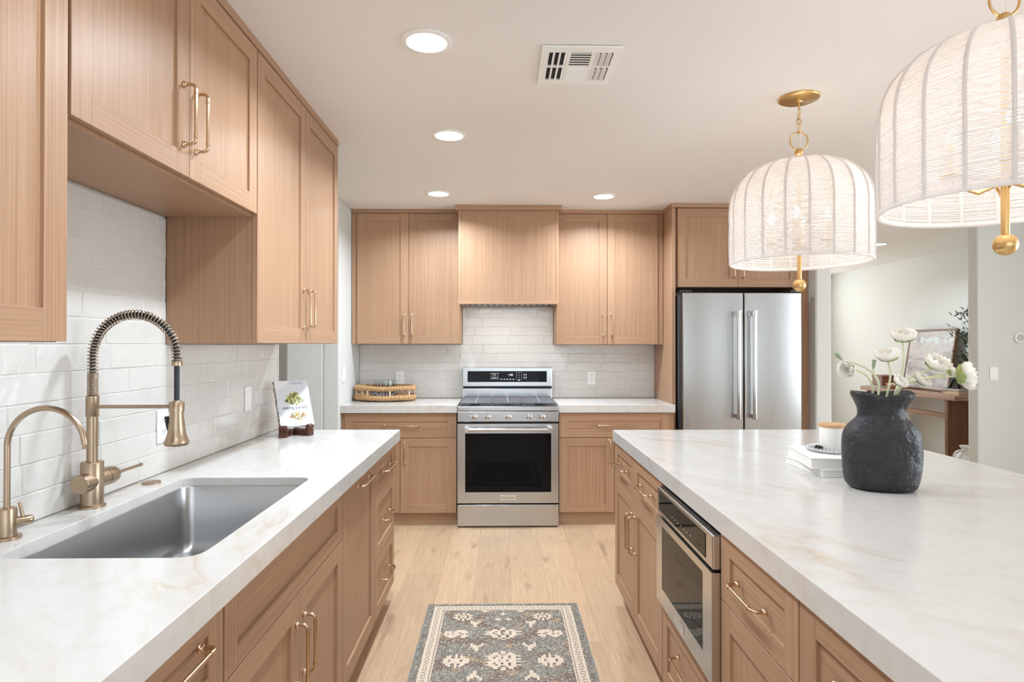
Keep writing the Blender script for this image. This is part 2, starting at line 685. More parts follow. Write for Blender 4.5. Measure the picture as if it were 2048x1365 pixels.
# glazed wall tiles: real bevelled tiles on a bed of grout
def tiles(name, label, plane, face, zones, z_base, seed, th=0.007):
    rnd = random.Random(seed)
    H, L, gr = 0.0762, 0.307, 0.0022
    g = G()
    mp = (lambda u, z, d: (face + d, u, z)) if plane == 'left' else (lambda u, z, d: (u, face - d, z))
    umin = min(z[0] for z in zones)
    umax = max(z[1] for z in zones)
    zmax = max(z[3] for z in zones)
    for (u0, u1, z0, z1) in zones:
        P = [mp(u, z, d) for d in (0.0, th - 0.0025) for (u, z) in ((u0, z0), (u1, z0), (u1, z1), (u0, z1))]
        i = len(g.v)
        g.v += P
        for q in ((0, 1, 2, 3), (4, 5, 6, 7), (0, 1, 5, 4), (1, 2, 6, 5), (2, 3, 7, 6), (3, 0, 4, 7)):
            g.f.append(tuple(i + k for k in q)); g.mi.append(1)
    r = 0
    z = z_base
    while z < zmax - 1e-4:
        u = umin - rnd.random() * L
        while u < umax:
            for (u0, u1, z0, z1) in zones:
                a, b = max(u + gr / 2, u0), min(u + L - gr / 2, u1)
                c, d = max(z + gr / 2, z0), min(z + H - gr / 2, z1)
                if b - a < 0.012 or d - c < 0.006:
                    continue
                tu, tz = rnd.uniform(-1, 1) * 0.0011, rnd.uniform(-1, 1) * 0.0009
                e = 0.0022
                i = len(g.v)
                for (uu, zz) in ((a, c), (b, c), (b, d), (a, d)):
                    g.v.append(mp(uu, zz, th - 0.0028))
                for (uu, zz, su, sz) in ((a + e, c + e, -1, -1), (b - e, c + e, 1, -1), (b - e, d - e, 1, 1), (a + e, d - e, -1, 1)):
                    g.v.append(mp(uu, zz, th + su * tu + sz * tz))
                for q in ((4, 5, 6, 7), (0, 1, 5, 4), (1, 2, 6, 5), (2, 3, 7, 6), (3, 0, 4, 7)):
                    g.f.append(tuple(i + k for k in q)); g.mi.append(0)
            u += L
        z += H
        r += 1
    o = g.build(name, [TILE, GROUT], org=mp((umin + umax) / 2, z_base, 0))
    tag(o, label, 'backsplash')
    return o


tiles('tile_backsplash', 'white glazed brick tile backsplash on the wall behind the sink and faucets', 'left', XW + 0.0004,
      [(-0.6, 3.375, ZT + 0.002, 1.3720), (1.283, 2.256, 1.3720, 1.8225)], ZT, 3)
tiles('tile_backsplash', 'white glazed brick tile backsplash on the back wall behind the range', 'back', YB - 0.0004,
      [(-1.203, 1.318, ZT + 0.002, 1.3720), (-0.328, 0.447, 1.3720, 1.690)], ZT, 11)
g = G(); g.box(XW, XW + 0.010, 3.375, 3.384, ZT, 1.372)
struct(g, 'trim_1', WHITE)

# ------------------------------------------------------------------ cabinets
PL = {
    'left': lambda face: (lambda u, z, d: (face + d, u, z)),
    'isl': lambda face: (lambda u, z, d: (face - d, u, z)),
    'back': lambda face: (lambda u, z, d: (u, face - d, z)),
}


def bx(g, mp, u0, u1, z0, z1, d0, d1, m=0):
    a, b = mp(u0, z0, d0), mp(u1, z1, d1)
    g.box(min(a[0], b[0]), max(a[0], b[0]), min(a[1], b[1]), max(a[1], b[1]), min(a[2], b[2]), max(a[2], b[2]), m)


def front(parent, name, plane, face, u0, u1, z0, z1, st=0.064, rl=0.064, horizontal=False, gap=0.0016, th=0.020, rec=0.008):
    """shaker front: face is the plane of its outer surface"""
    mp = PL[plane](face)
    wh = WX if plane == 'back' else WY
    u0 += gap; u1 -= gap; z0 += gap; z1 -= gap
    g = G()
    bx(g, mp, u0, u0 + st, z0, z1, -th, 0, 0)
    bx(g, mp, u1 - st, u1, z0, z1, -th, 0, 0)
    bx(g, mp, u0 + st, u1 - st, z0, z0 + rl, -th, -0.0002, 1)
    bx(g, mp, u0 + st, u1 - st, z1 - rl, z1, -th, -0.0002, 1)
    bx(g, mp, u0 + st - 0.002, u1 - st + 0.002, z0 + rl - 0.002, z1 - rl + 0.002, -th + 0.002, -rec, 1 if horizontal else 0)
    return g.build(name, [WZ, wh], parent, bevel=0.0011, bseg=2)


def pull(parent, plane, face, u, z, length=0.165, vertical=True, off=0.034):
    mp = PL[plane](face)
    h = length / 2
    q = (lambda a, d: mp(u, z + a, d)) if vertical else (lambda a, d: mp(u + a, z, d))
    g = G()
    rb, rc = 0.0046, 0.013
    path = [q(-h, 0.0), q(-h, off - rc)]
    path += [q(-h + rc - rc * math.cos(a), off - rc + rc * math.sin(a)) for a in (PI / 8, PI / 4, 3 * PI / 8)]
    path += [q(-h + rc, off), q(h - rc, off)]
    path += [q(h - rc + rc * math.sin(a), off - rc + rc * math.cos(a)) for a in (PI / 8, PI / 4, 3 * PI / 8)]
    path += [q(h, off - rc), q(h, 0.0)]
    g.tube(path, rb, 10)
    for e in (-h, h):
        g.tube([q(e, 0.0), q(e, 0.003), q(e, 0.0045), q(e, 0.009), q(e, 0.0105)], [0.0098, 0.0098, 0.0075, 0.0066, 0.0050], 16)
        sgn = 1 if e < 0 else -1
        g.tube([q(e + sgn * 0.018, off), q(e + sgn * 0.026, off)], 0.0058, 12)
    return g.build('handle', PULL, parent, smooth=40)


def carcass(parent, plane, face, u0, u1, z0, z1, depth, toe=None, shelf=True, th=0.018, top=True, gapd=0.021):
    """box of panels behind the fronts; face = outer surface of the fronts"""
    mp = PL[plane](face)
    g = G()
    d1, d0 = -gapd, -depth
    bx(g, mp, u0, u0 + th, z0, z1, d0, d1)
    bx(g, mp, u1 - th, u1, z0, z1, d0, d1)
    bx(g, mp, u0 + th, u1 - th, z0, z0 + th, d0, d1)
    bx(g, mp, u0 + th, u1 - th, z0 + th, z1, d0, d0 + 0.008)
    if top:
        bx(g, mp, u0 + th, u1 - th, z1 - th, z1, d0 + 0.008, d1)
    else:
        bx(g, mp, u0 + th, u1 - th, z1 - 0.05, z1, d1 - 0.02, d1)
    o = g.build('carcass', WZ, parent, bevel=0.0008, bseg=1)
    if toe is not None:
        t = G()
        bx(t, mp, u0, u1, 0.0, z0, -toe - 0.018, -toe)
        t.build('toe_kick', WX if plane == 'back' else WY, parent)
    return o


def unit(name, label, cat, plane, face, u0, u1, z0, z1, depth, group=None, **kw):
    mp = PL[plane](face)
    p = mp((u0 + u1) / 2, 0.0 if kw.get('toe') is not None else z0, -depth / 2)
    t = thing(name, label, cat, p, group)
    carcass(t, plane, face, u0, u1, z0, z1, depth, **kw)
    return t


UF = -0.875                     # outer face of the left wall cabinets
UD = abs(XW - UF) - 0.0085      # their depth, kept just clear of the tile
ZU0, ZU1 = 1.375, 2.432
GU = 'oak wall cabinets'
# near wall cabinet (mostly outside the frame)
t = unit('wall_cabinet', 'oak wall cabinet at the left picture edge, above the small filter faucet', 'cabinet', 'left', UF, 0.33, 1.274, ZU0, ZU1, UD, GU)
for a, b in ((0.33, 0.80), (0.80, 1.274)):
    d = front(t, 'door', 'left', UF, a, b, ZU0, ZU1)
    pull(d, 'left', UF, 0.80 + (0.033 if a > 0.5 else -0.033), ZU0 + 0.155)
# short cabinet over the sink
t = unit('wall_cabinet', 'short oak wall cabinet with two doors, hung high over the sink', 'cabinet', 'left', UF, 1.278, 2.252, 1.829, ZU1, UD, GU)
d = front(t, 'door', 'left', UF, 1.281, 1.765, 1.838, ZU1); pull(d, 'left', UF, 1.765 - 0.034, 1.838 + 0.168)
d = front(t, 'door', 'left', UF, 1.765, 2.250, 1.838, ZU1); pull(d, 'left', UF, 1.765 + 0.036, 1.838 + 0.168)
# tall pair at the far end
t = unit('wall_cabinet', 'tall two-door oak wall cabinet at the far end of the sink wall, above the cookbook', 'cabinet', 'left', UF, 2.256, 3.357, ZU0, ZU1, UD, GU)
d = front(t, 'door', 'left', UF, 2.254, 2.806, ZU0, ZU1); pull(d, 'left', UF, 2.806 - 0.034, ZU0 + 0.155)
d = front(t, 'door', 'left', UF, 2.806, 3.357, ZU0, ZU1); pull(d, 'left', UF, 2.806 + 0.034, ZU0 + 0.155)
# scribe moulding to the ceiling along the whole run
g = G(); g.box(XW + 0.004, UF + 0.003, 0.33, 3.360, ZU1 + 0.0015, ZC)
tag(g.build('crown_moulding', WY, org=(-1.05, 1.8, ZU1), bevel=0.001), 'long oak crown strip between the sink-wall cabinets and the ceiling', 'moulding')

# back wall cabinets
UB = 5.040
DB = YB - UB - 0.002
t = unit('wall_cabinet', 'oak wall cabinet with two doors left of the range hood, above the woven tray', 'cabinet', 'back', UB, -1.190, -0.331, 1.376, ZU1, DB, GU)
g = G(); g.box(-1.203, -1.163, UB + 0.012, UB + 0.030, 1.376, ZU1); g.build('filler', WZ, t)
d = front(t, 'door', 'back', UB, -1.161, -0.746, 1.376, ZU1); pull(d, 'back', UB, -0.746 - 0.034, 1.376 + 0.155)
d = front(t, 'door', 'back', UB, -0.746, -0.331, 1.376, ZU1); pull(d, 'back', UB, -0.746 + 0.030, 1.376 + 0.155)
t = unit('wall_cabinet', 'oak wall cabinet with two doors between the range hood and the fridge panel', 'cabinet', 'back', UB, 0.450, 1.290, 1.372, ZU1, DB, GU)
g = G(); g.box(1.276, 1.318, UB + 0.012, UB + 0.030, 1.372, ZU1); g.build('filler', WZ, t)
d = front(t, 'door', 'back', UB, 0.450, 0.862, 1.372, ZU1); pull(d, 'back', UB, 0.862 - 0.034, 1.372 + 0.155)
d = front(t, 'door', 'back', UB, 0.862, 1.276, 1.372, ZU1); pull(d, 'back', UB, 0.862 + 0.034, 1.372 + 0.155)
g = G(); g.box(XW + 0.002, -0.362, UB - 0.006, YB - 0.002, ZU1 + 0.0015, ZC)
tag(g.build('crown_moulding', WX, org=(-0.8, 5.2, ZU1), bevel=0.001), 'oak crown strip above the back cabinet left of the hood', 'moulding')
g = G(); g.box(0.481, 1.320, UB - 0.006, YB - 0.002, ZU1 + 0.0015, ZC)
tag(g.build('crown_moulding', WX, org=(0.9, 5.2, ZU1), bevel=0.001), 'oak crown strip above the back cabinet right of the hood', 'moulding')

# range hood
t = thing('range_hood', 'plain oak-clad range hood box above the range with slotted underside', 'range hood', (0.06, 5.1, 1.69))
HF = 4.890
g = G()
g.box(-0.327, 0.446, HF + 0.014, YB - 0.002, 1.735, 2.425)
g.box(-0.327, 0.446, HF + 0.014, HF + 0.05, 1.690, 1.735)
g.box(-0.327, -0.300, HF + 0.05, YB - 0.009, 1.690, 1.735)
g.box(0.419, 0.446, HF + 0.05, YB - 0.009, 1.690, 1.735)
g.build('hood_box', WZ, t, bevel=0.001)
g = G(); g.box(-0.312, 0.431, HF, HF + 0.0135, 1.716, 2.425); g.build('front_panel', WZ, t, bevel=0.001)
g = G(); g.box(-0.334, -0.313, HF + 0.002, HF + 0.0135, 1.716, 2.425); g.build('edge_strip', WZ, t, bevel=0.001)
g = G(); g.box(0.432, 0.453, HF + 0.002, HF + 0.0135, 1.716, 2.425); g.build('edge_strip', WZ, t, bevel=0.001)
g = G(); g.box(-0.338, 0.457, HF - 0.010, HF + 0.0135, 1.688, 1.715); g.build('lip', WX, t, bevel=0.002)
g = G(); g.box(-0.358, 0.477, HF - 0.022, YB - 0.002, 2.426, ZC - 0.0005); g.build('crown', WX, t, bevel=0.002)
g = G()
g.box(-0.298, 0.417, HF + 0.052, YB - 0.012, 1.722, 1.734)
for i in range(15):
    x = -0.292 + i * 0.0502
    g.box(x, x + 0.022, HF + 0.054, YB - 0.02, 1.698, 1.722)
g.build('baffle_filter', STEEL, t)
L1 = area('hood_lamp', (0.06, 5.02, 1.695), (0.06, 5.05, 0), 0.55, 0.12, 1.9, (1.0, 0.96, 0.91))
L1.parent = t
L1.location = Vector((0.06, 5.04, 1.6945)) - ORG[t]
L1.rotation_euler = (0, 0, 0)

# fridge surround
FF = 4.812
t = unit('fridge_cabinet', 'oak cabinet over the fridge with two doors and tall side panels to the floor', 'cabinet', 'back', FF, 1.352, 2.324, 1.818, ZU1, YB - FF - 0.002)
d = front(t, 'door', 'back', FF, 1.368, 1.842, 1.818, ZU1); pull(d, 'back', FF, 1.842 - 0.034, 1.818 + 0.155)
d = front(t, 'door', 'back', FF, 1.842, 2.316, 1.818, ZU1); pull(d, 'back', FF, 1.842 + 0.034, 1.818 + 0.155)
g = G(); g.box(1.322, 1.350, 4.800, YB - 0.002, 0, ZU1); g.build('side_panel', WZ, t, bevel=0.001)
g = G(); g.box(2.326, 2.3885, 4.800, YB - 0.002, 0, ZU1); g.build('side_panel', WZ, t, bevel=0.001)
g = G(); g.box(1.316, 2.372, 4.782, YB - 0.002, ZU1 + 0.0015, ZC - 0.0005)
tag(g.build('crown_moulding', WX, org=(1.84, 5.0, ZU1), bevel=0.002), 'oak crown strip above the cabinet over the fridge', 'moulding')

# base cabinets, sink run
BF, BD = -0.572, 0.615
ZB0, ZB1, ZS = 0.105, 0.852, 0.667
GB = 'oak base cabinets'
t = unit('base_cabinet', 'oak drawer base cabinet nearest the camera on the sink side, left of the sink cabinet', 'cabinet', 'left', BF, 0.80, 1.300, ZB0, ZB1, BD, GB, toe=0.05)
d = front(t, 'drawer', 'left', BF, 0.80, 1.300, ZS, ZB1, rl=0.05, horizontal=True); pull(d, 'left', BF, 1.085, 0.795, 0.22, False)
d = front(t, 'drawer', 'left', BF, 0.80, 1.300, 0.385, ZS, horizontal=True); pull(d, 'left', BF, 1.05, 0.53, 0.22, False)
d = front(t, 'drawer', 'left', BF, 0.80, 1.300, ZB0, 0.385, horizontal=True); pull(d, 'left', BF, 1.05, 0.245, 0.22, False)
t = unit('base_cabinet', 'oak sink base cabinet with wide false front and two doors below the steel sink', 'cabinet', 'left', BF, 1.304, 2.266, ZB0, ZB1, BD, GB, toe=0.05, top=False)
front(t, 'false_front', 'left', BF, 1.304, 2.266, ZS, ZB1, rl=0.05, horizontal=True)
d = front(t, 'door', 'left', BF, 1.304, 1.785, ZB0, ZS); pull(d, 'left', BF, 1.785 - 0.033, ZS - 0.16)
d = front(t, 'door', 'left', BF, 1.785, 2.266, ZB0, ZS); pull(d, 'left', BF, 1.785 + 0.036, ZS - 0.16)
t = unit('dishwasher', 'oak-panelled dishwasher front with a bar handle along its top', 'dishwasher', 'left', BF, 2.270, 2.840, ZB0, ZB1, BD, None, toe=0.05)
d = front(t, 'door', 'left', BF, 2.270, 2.840, ZB0, ZB1); pull(d, 'left', BF, 2.585, 0.808, 0.20, False)
t = unit('base_cabinet', 'oak base cabinet of three drawers at the far end of the sink counter', 'cabinet', 'left', BF, 2.844, 3.352, ZB0, ZB1, BD, GB, toe=0.05)
for a, b in ((0.672, ZB1), (0.382, 0.672), (ZB0, 0.382)):
    d = front(t, 'drawer', 'left', BF, 2.844, 3.352, a, b, rl=0.05, horizontal=True)
    pull(d, 'left', BF, 3.10, (a + b) / 2, 0.19, False)

# base cabinets, back wall
KF, KD = 4.735, 0.595
t = unit('base_cabinet', 'oak base cabinet with one wide drawer and two doors left of the range', 'cabinet', 'back', KF, -1.183, -0.337, 0.095, ZB1, KD, GB, toe=0.045)
g = G(); g.box(-1.206, -1.185, KF + 0.012, KF + 0.03, 0.095, ZB1); g.build('filler', WZ, t)
d = front(t, 'drawer', 'back', KF, -1.183, -0.337, 0.664, ZB1, rl=0.062, horizontal=True); pull(d, 'back', KF, -0.755, 0.757, 0.26, False)
d = front(t, 'door', 'back', KF, -1.183, -0.763, 0.095, 0.664); pull(d, 'back', KF, -0.763 - 0.032, 0.558, 0.165)
d = front(t, 'door', 'back', KF, -0.763, -0.337, 0.095, 0.664); pull(d, 'back', KF, -0.763 + 0.036, 0.558, 0.165)
t = unit('base_cabinet', 'oak base cabinet with one wide drawer between the range and the fridge panel', 'cabinet', 'back', KF, 0.440, 1.286, 0.095, ZB1, KD, GB, toe=0.045)
g = G(); g.box(1.287, 1.321, KF + 0.012, KF + 0.03, 0.095, ZB1); g.build('filler', WZ, t)
d = front(t, 'drawer', 'back', KF, 0.440, 1.286, 0.664, ZB1, rl=0.062, horizontal=True); pull(d, 'back', KF, 0.862, 0.757, 0.26, False)
d = front(t, 'door', 'back', KF, 0.440, 0.863, 0.095, 0.664); pull(d, 'back', KF, 0.863 - 0.036, 0.558, 0.165)
d = front(t, 'door', 'back', KF, 0.863, 1.286, 0.095, 0.664); pull(d, 'back', KF, 0.863 + 0.036, 0.558, 0.165)

# island cabinets
IF, ID = 0.608, 0.62
t = unit('island_cabinet', 'oak island cabinet at the far end with two small drawers over two doors', 'cabinet', 'isl', IF, 2.349, 3.318, ZB0, ZB1, ID, 'oak island cabinets', toe=0.05)
for a, b, s_ in ((2.349, 2.842, 1), (2.842, 3.318, -1)):
    d = front(t, 'drawer', 'isl', IF, a, b, ZS, ZB1, rl=0.05, horizontal=True); pull(d, 'isl', IF, (a + b) / 2, 0.76, 0.19, False)
    d = front(t, 'door', 'isl', IF, a, b, ZB0, ZS); pull(d, 'isl', IF, 2.842 - s_ * 0.034, ZS - 0.16)
t = unit('island_cabinet', 'low oak island cabinet with one drawer underneath the microwave', 'cabinet', 'isl', IF, 1.742, 2.345, ZB0, 0.412, ID, 'oak island cabinets', toe=0.05)
d = front(t, 'drawer', 'isl', IF, 1.742, 2.345, ZB0, 0.408, horizontal=True); pull(d, 'isl', IF, 2.03, 0.30, 0.19, False)
t = unit('island_cabinet', 'oak island cabinet with a drawer over a door, directly beside the microwave', 'cabinet', 'isl', IF, 1.268, 1.7195, ZB0, ZB1, ID, 'oak island cabinets', toe=0.05)
d = front(t, 'drawer', 'isl', IF, 1.268, 1.7195, ZS, ZB1, rl=0.05, horizontal=True); pull(d, 'isl', IF, 1.505, 0.757, 0.165, False)
d = front(t, 'door', 'isl', IF, 1.268, 1.7195, ZB0, ZS); pull(d, 'isl', IF, 1.272 + 0.034, ZS - 0.16)
t = unit('island_cabinet', 'oak island cabinet nearest the camera, cut by the bottom picture edge', 'cabinet', 'isl', IF, 0.80, 1.265, ZB0, ZB1, ID, 'oak island cabinets', toe=0.05)
d = front(t, 'drawer', 'isl', IF, 0.80, 1.265, ZS, ZB1, rl=0.05, horizontal=True); pull(d, 'isl', IF, 1.035, 0.757, 0.165, False)
d = front(t, 'door', 'isl', IF, 0.80, 1.265, ZB0, ZS); pull(d, 'isl', IF, 0.834, ZS - 0.16)

# ------------------------------------------------------------------ worktops
def rrect(x0, x1, y0, y1, r, n=6):
    out = []
    for cx, cy, a0 in ((x1 - r, y1 - r, 0), (x0 + r, y1 - r, PI / 2), (x0 + r, y0 + r, PI), (x1 - r, y0 + r, 1.5 * PI)):
        out += [(cx + r * math.cos(a0 + i * PI / 2 / n), cy + r * math.sin(a0 + i * PI / 2 / n)) for i in range(n + 1)]
    return out


def slab(name, label, outer, hole, z0, z1, org):
    me_b = bmesh.new()
    loops_ = [[Vector((x, y, 0)) for x, y in outer]]
    if hole:
        loops_.append([Vector((x, y, 0)) for x, y in hole])
    flat = [p for l in loops_ for p in l]
    tris = geometry.tessellate_polygon(loops_)
    g = G()
    n = len(flat)
    g.v = [(p.x, p.y, z1) for p in flat] + [(p.x, p.y, z0) for p in flat]
    for t_ in tris:
        g.f.append(tuple(t_)); g.mi.append(0)
        g.f.append(tuple(i + n for i in reversed(t_))); g.mi.append(0)
    st = 0
    for l in loops_:
        k = len(l)
        for i in range(k):
            j = (i + 1) % k
            g.f.append((st + i, st + j, st + j + n, st + i + n)); g.mi.append(0)
        st += k
    me_b.free()
    o = g.build(name, STONE, org=org, bevel=0.002, bseg=2)
    return tag(o, label, 'countertop', 'pale stone countertops')


SX0, SX1, SY0, SY1 = -1.088, -0.652, 1.351, 2.162
slab('countertop', 'pale veined stone countertop along the left wall with the sink cut-out',
     [(XW + 0.0005, -0.6), (-0.542, -0.6), (-0.542, 3.365), (XW + 0.0005, 3.365)], rrect(SX0, SX1, SY0, SY1, 0.045), 0.856, ZT, (-0.9, 1.5, 0.856))
slab('countertop', 'short pale stone countertop left of the range carrying the woven tray',
     [(XW + 0.001, 4.703), (-0.330, 4.703), (-0.330, YB - 0.001), (XW + 0.001, YB - 0.001)], None, 0.856, ZT, (-0.77, 5.0, 0.856))
slab('countertop', 'short empty pale stone countertop between the range and the fridge panel',
     [(0.436, 4.703), (1.3205, 4.703), (1.3205, YB - 0.001), (0.436, YB - 0.001)], None, 0.856, ZT, (0.88, 5.0, 0.856))
slab('countertop', 'large pale veined stone island top under the black vase',
     [(0.598, -0.6), (1.835, -0.6), (1.835, 3.33), (0.598, 3.33)], None, 0.856, ZT, (1.2, 1.4, 0.856))
g = G(); g.box(1.232, 1.56, 0.5, 3.318, 0.0, 0.855)
tag(g.build('island_plinth', WZ, org=(1.4, 1.9, 0)), 'oak base box under the seating side of the island top', 'island')

# ------------------------------------------------------------------ sink
t = thing('sink', 'undermount stainless steel sink basin set into the left countertop', 'sink', (-0.87, 1.756, 0.64))
g = G()
ins = 0.0018
rings = []
for off, z, r in ((ins, 0.886, 0.044), (ins + 0.001, 0.884, 0.043), (ins + 0.003, 0.700, 0.040), (ins + 0.007, 0.678, 0.037), (ins + 0.022, 0.664, 0.030), (ins + 0.05, 0.660, 0.02)):
    rings.append([(x, y, z) for x, y in rrect(SX0 + off, SX1 - off, SY0 + off, SY1 - off, r)])
g.loops(rings, 0, False, False, True)
o = g.build('basin', SINKS, t, smooth=50)
md = o.modifiers.new('wall', 'SOLIDIFY'); md.thickness = 0.0012; md.offset = -1 if False else 0
g = G(); g.lathe([(0.0, 0.0), (0.045, 0.0), (0.055, 0.002), (0.057, 0.0006)], (-0.88, 1.80, 0.6612), 32); g.lathe([(0.0, 0.0), (0.018, 0.0), (0.02, 0.006), (0.0, 0.009)], (-0.88, 1.80, 0.6630), 20)
g.build('drain', CHROME, t, smooth=40)

# ------------------------------------------------------------------ pull-down spring faucet
FX, FY = -1.150, 1.777
t = thing('faucet', 'tall champagne bronze spring faucet with pull-down sprayer behind the sink', 'faucet', (FX, FY, ZT))
g = G(); g.lathe([(0.0, 0.0), (0.0345, 0.0), (0.0345, 0.005), (0.031, 0.007), (0.0285, 0.008), (0.0285, 0.124), (0.027, 0.127), (0.0, 0.127)], (FX, FY, ZT + 0.0005), 40)
g.build('base', BRONZE, t, smooth=35)
g = G(); g.lathe([(0.0, 0), (0.0245, 0), (0.026, 0.002), (0.026, 0.105), (0.0, 0.105)], (FX, FY - 0.055, 0.987), 36, axis='y')
g.build('valve_body', BRONZE, t, smooth=35)
g = G(); g.lathe([(0.0, 0), (0.0262, 0), (0.0262, 0.030), (0.024, 0.042), (0.016, 0.050), (0.0, 0.052)], (FX, FY + 0.0515, 0.987), 36, axis='y')
hk = g.build('valve_cap', BRONZE, t, smooth=50)
g = G(); g.cyl((FX, FY + 0.100, 0.987), (FX + 0.004, FY + 0.222, 0.9885), 0.0046, 0.0046, 14); g.cyl((FX + 0.004, FY + 0.222, 0.9885), (FX + 0.0043, FY + 0.234, 0.9886), 0.0053, 0.0053, 14)
g.build('lever', BRONZE, hk, smooth=40)
g = G(); g.lathe([(0.0, 0), (0.0142, 0), (0.0142, 0.14), (0.0, 0.14)], (FX, FY, 1.040), 28)
g.build('column', BRONZE, t, smooth=40)
g = G(); g.lathe([(0.0, 0), (0.0158, 0), (0.0166, 0.001), (0.0166, 0.058), (0.0, 0.058)], (FX, FY, 1.168), 32)
g.build('sleeve', BRONZE, t, smooth=40)
SPX = FX + 0.235
RA = (SPX - FX) / 2
AZ = 1.338
hose = [(FX, FY, 1.2262 + i * (AZ - 1.2262) / 10) for i in range(10)] + arc((FX + RA, FY, AZ), RA, PI, 0.0, 36) + [(SPX, FY, AZ - 0.02)]
g = G(); g.tube(hose + [(SPX, FY, 1.30), (SPX, FY, 1.26), (SPX, FY, 1.212)], 0.0072, 14)
g.build('hose', RUBBER, t, smooth=60)


def helix(path, r, wire, pitch0, pitch1, split):
    P = [Vector(p) for p in path]
    cum = [0.0]
    for a, b in zip(P, P[1:]):
        cum.append(cum[-1] + (b - a).length)
    tot = cum[-1]
    pts, s_, a = [], 0.0, 0.0
    k = 0
    while s_ < tot:
        while k < len(P) - 2 and cum[k + 1] < s_:
            k += 1
        f = (s_ - cum[k]) / (cum[k + 1] - cum[k])
        p = P[k].lerp(P[k + 1], f)
        tn = (P[min(k + 2, len(P) - 1)] - P[max(k - 1, 0)]).normalized()
        y = Vector((0, 1, 0))
        n = y.cross(tn).normalized()
        pts.append(p + r * (math.cos(a) * n + math.sin(a) * y))
        pitch = pitch0 if s_ < split or s_ > tot - 0.008 else pitch1
        a += 2 * PI / 14
        s_ += pitch / 14
    return pts


g = G(); g.tube(helix(hose, 0.0124, 0.0018, 0.0042, 0.0094, 0.064), 0.00185, 6)
g.build('spring', SPRING, t, smooth=60)
g = G(); g.lathe([(0.0, 0), (0.0146, 0), (0.0146, 0.010), (0.0, 0.010)], (SPX, FY, 1.311), 24); g.build('spring_collar', BRONZE, t, smooth=40)
g = G(); g.cyl((FX + 0.012, FY, 1.1955), (SPX - 0.014, FY, 1.1955), 0.0052, 0.0052, 14); g.lathe([(0.0, 0), (0.0200, 0), (0.0200, 0.026), (0.0185, 0.028), (0.0, 0.028)], (SPX, FY, 1.1815), 28)
g.build('holder_arm', BRONZE, t, smooth=40)
g = G(); g.lathe([(0.0, 0.0), (0.030, 0.0), (0.0325, 0.004), (0.0325, 0.010), (0.029, 0.018), (0.0245, 0.030), (0.0215, 0.050), (0.0172, 0.094), (0.012, 0.098), (0.010, 0.126), (0.0, 0.126)], (SPX, FY, 1.087), 36)
sp_ = g.build('sprayer', BRONZE, t, smooth=40)
g = G(); g.obox((SPX - 0.0245, FY, 1.148), (0.0036, 0, 0.0008), (0, 0.0075, 0), (-0.004, 0, 0.020)); g.build('spray_button', BLACK, sp_, bevel=0.002)
g = G(); g.lathe([(0.0, 0), (0.012, -0.003), (0.024, 0.0), (0.0, 0.001)], (SPX, FY, 1.0865), 24); g.build('nozzle', BLACK, sp_, smooth=50)

# ------------------------------------------------------------------ filter faucet
QX, QY = -1.160, 1.487
t = thing('filter_faucet', 'small gooseneck bronze filter faucet at the left edge beside the tall faucet', 'faucet', (QX, QY, ZT))
g = G(); g.lathe([(0.0, 0), (0.029, 0), (0.029, 0.006), (0.0275, 0.007), (0.0196, 0.0075), (0.0196, 0.068), (0.0182, 0.072), (0.0, 0.072)], (QX, QY, ZT + 0.0005), 36)
g.build('base', BRONZE, t, smooth=35)
g = G(); pth = [(QX, QY, 0.980 + i * 0.0188) for i in range(9)] + arc((QX + 0.090, QY, 1.131), 0.090, PI, 0.04, 30)
g.tube(pth, 0.0068, 14); e = Vector(pth[-1])
g.tube([e, e + Vector((0, 0, -0.010))], [0.0056, 0.0050], 12)
g.build('spout', BRONZE, t, smooth=60)
g = G(); dv = Vector((0.75, 0.66, 0)).normalized(); c0 = Vector((QX, QY, 0.952))
g.tube([c0 + dv * 0.016, c0 + dv * 0.040, c0 + dv * 0.048, c0 + dv * 0.051], [0.0112, 0.0112, 0.0102, 0.006], 24)
kb = g.build('valve_knob', BRONZE, t, smooth=50)
g = G(); q0 = c0 + dv * 0.030 + Vector((0, 0, 0.008)); g.cyl(q0, q0 + Vector((-0.006, -0.003, 0.036)), 0.0038, 0.0032, 12); g.build('lever', BRONZE, kb, smooth=50)

g = G(); g.lathe([(0.0, 0), (0.0285, 0), (0.0285, 0.004), (0.026, 0.0062), (0.011, 0.0066), (0.010, 0.0056), (0.0, 0.0056)], (-1.150, 2.075, ZT + 0.0005), 32)
tag(g.build('switch_button', BRONZE, org=(-1.150, 2.075, ZT), smooth=40), 'flat round bronze disposal button on the stone right of the tall faucet', 'button')


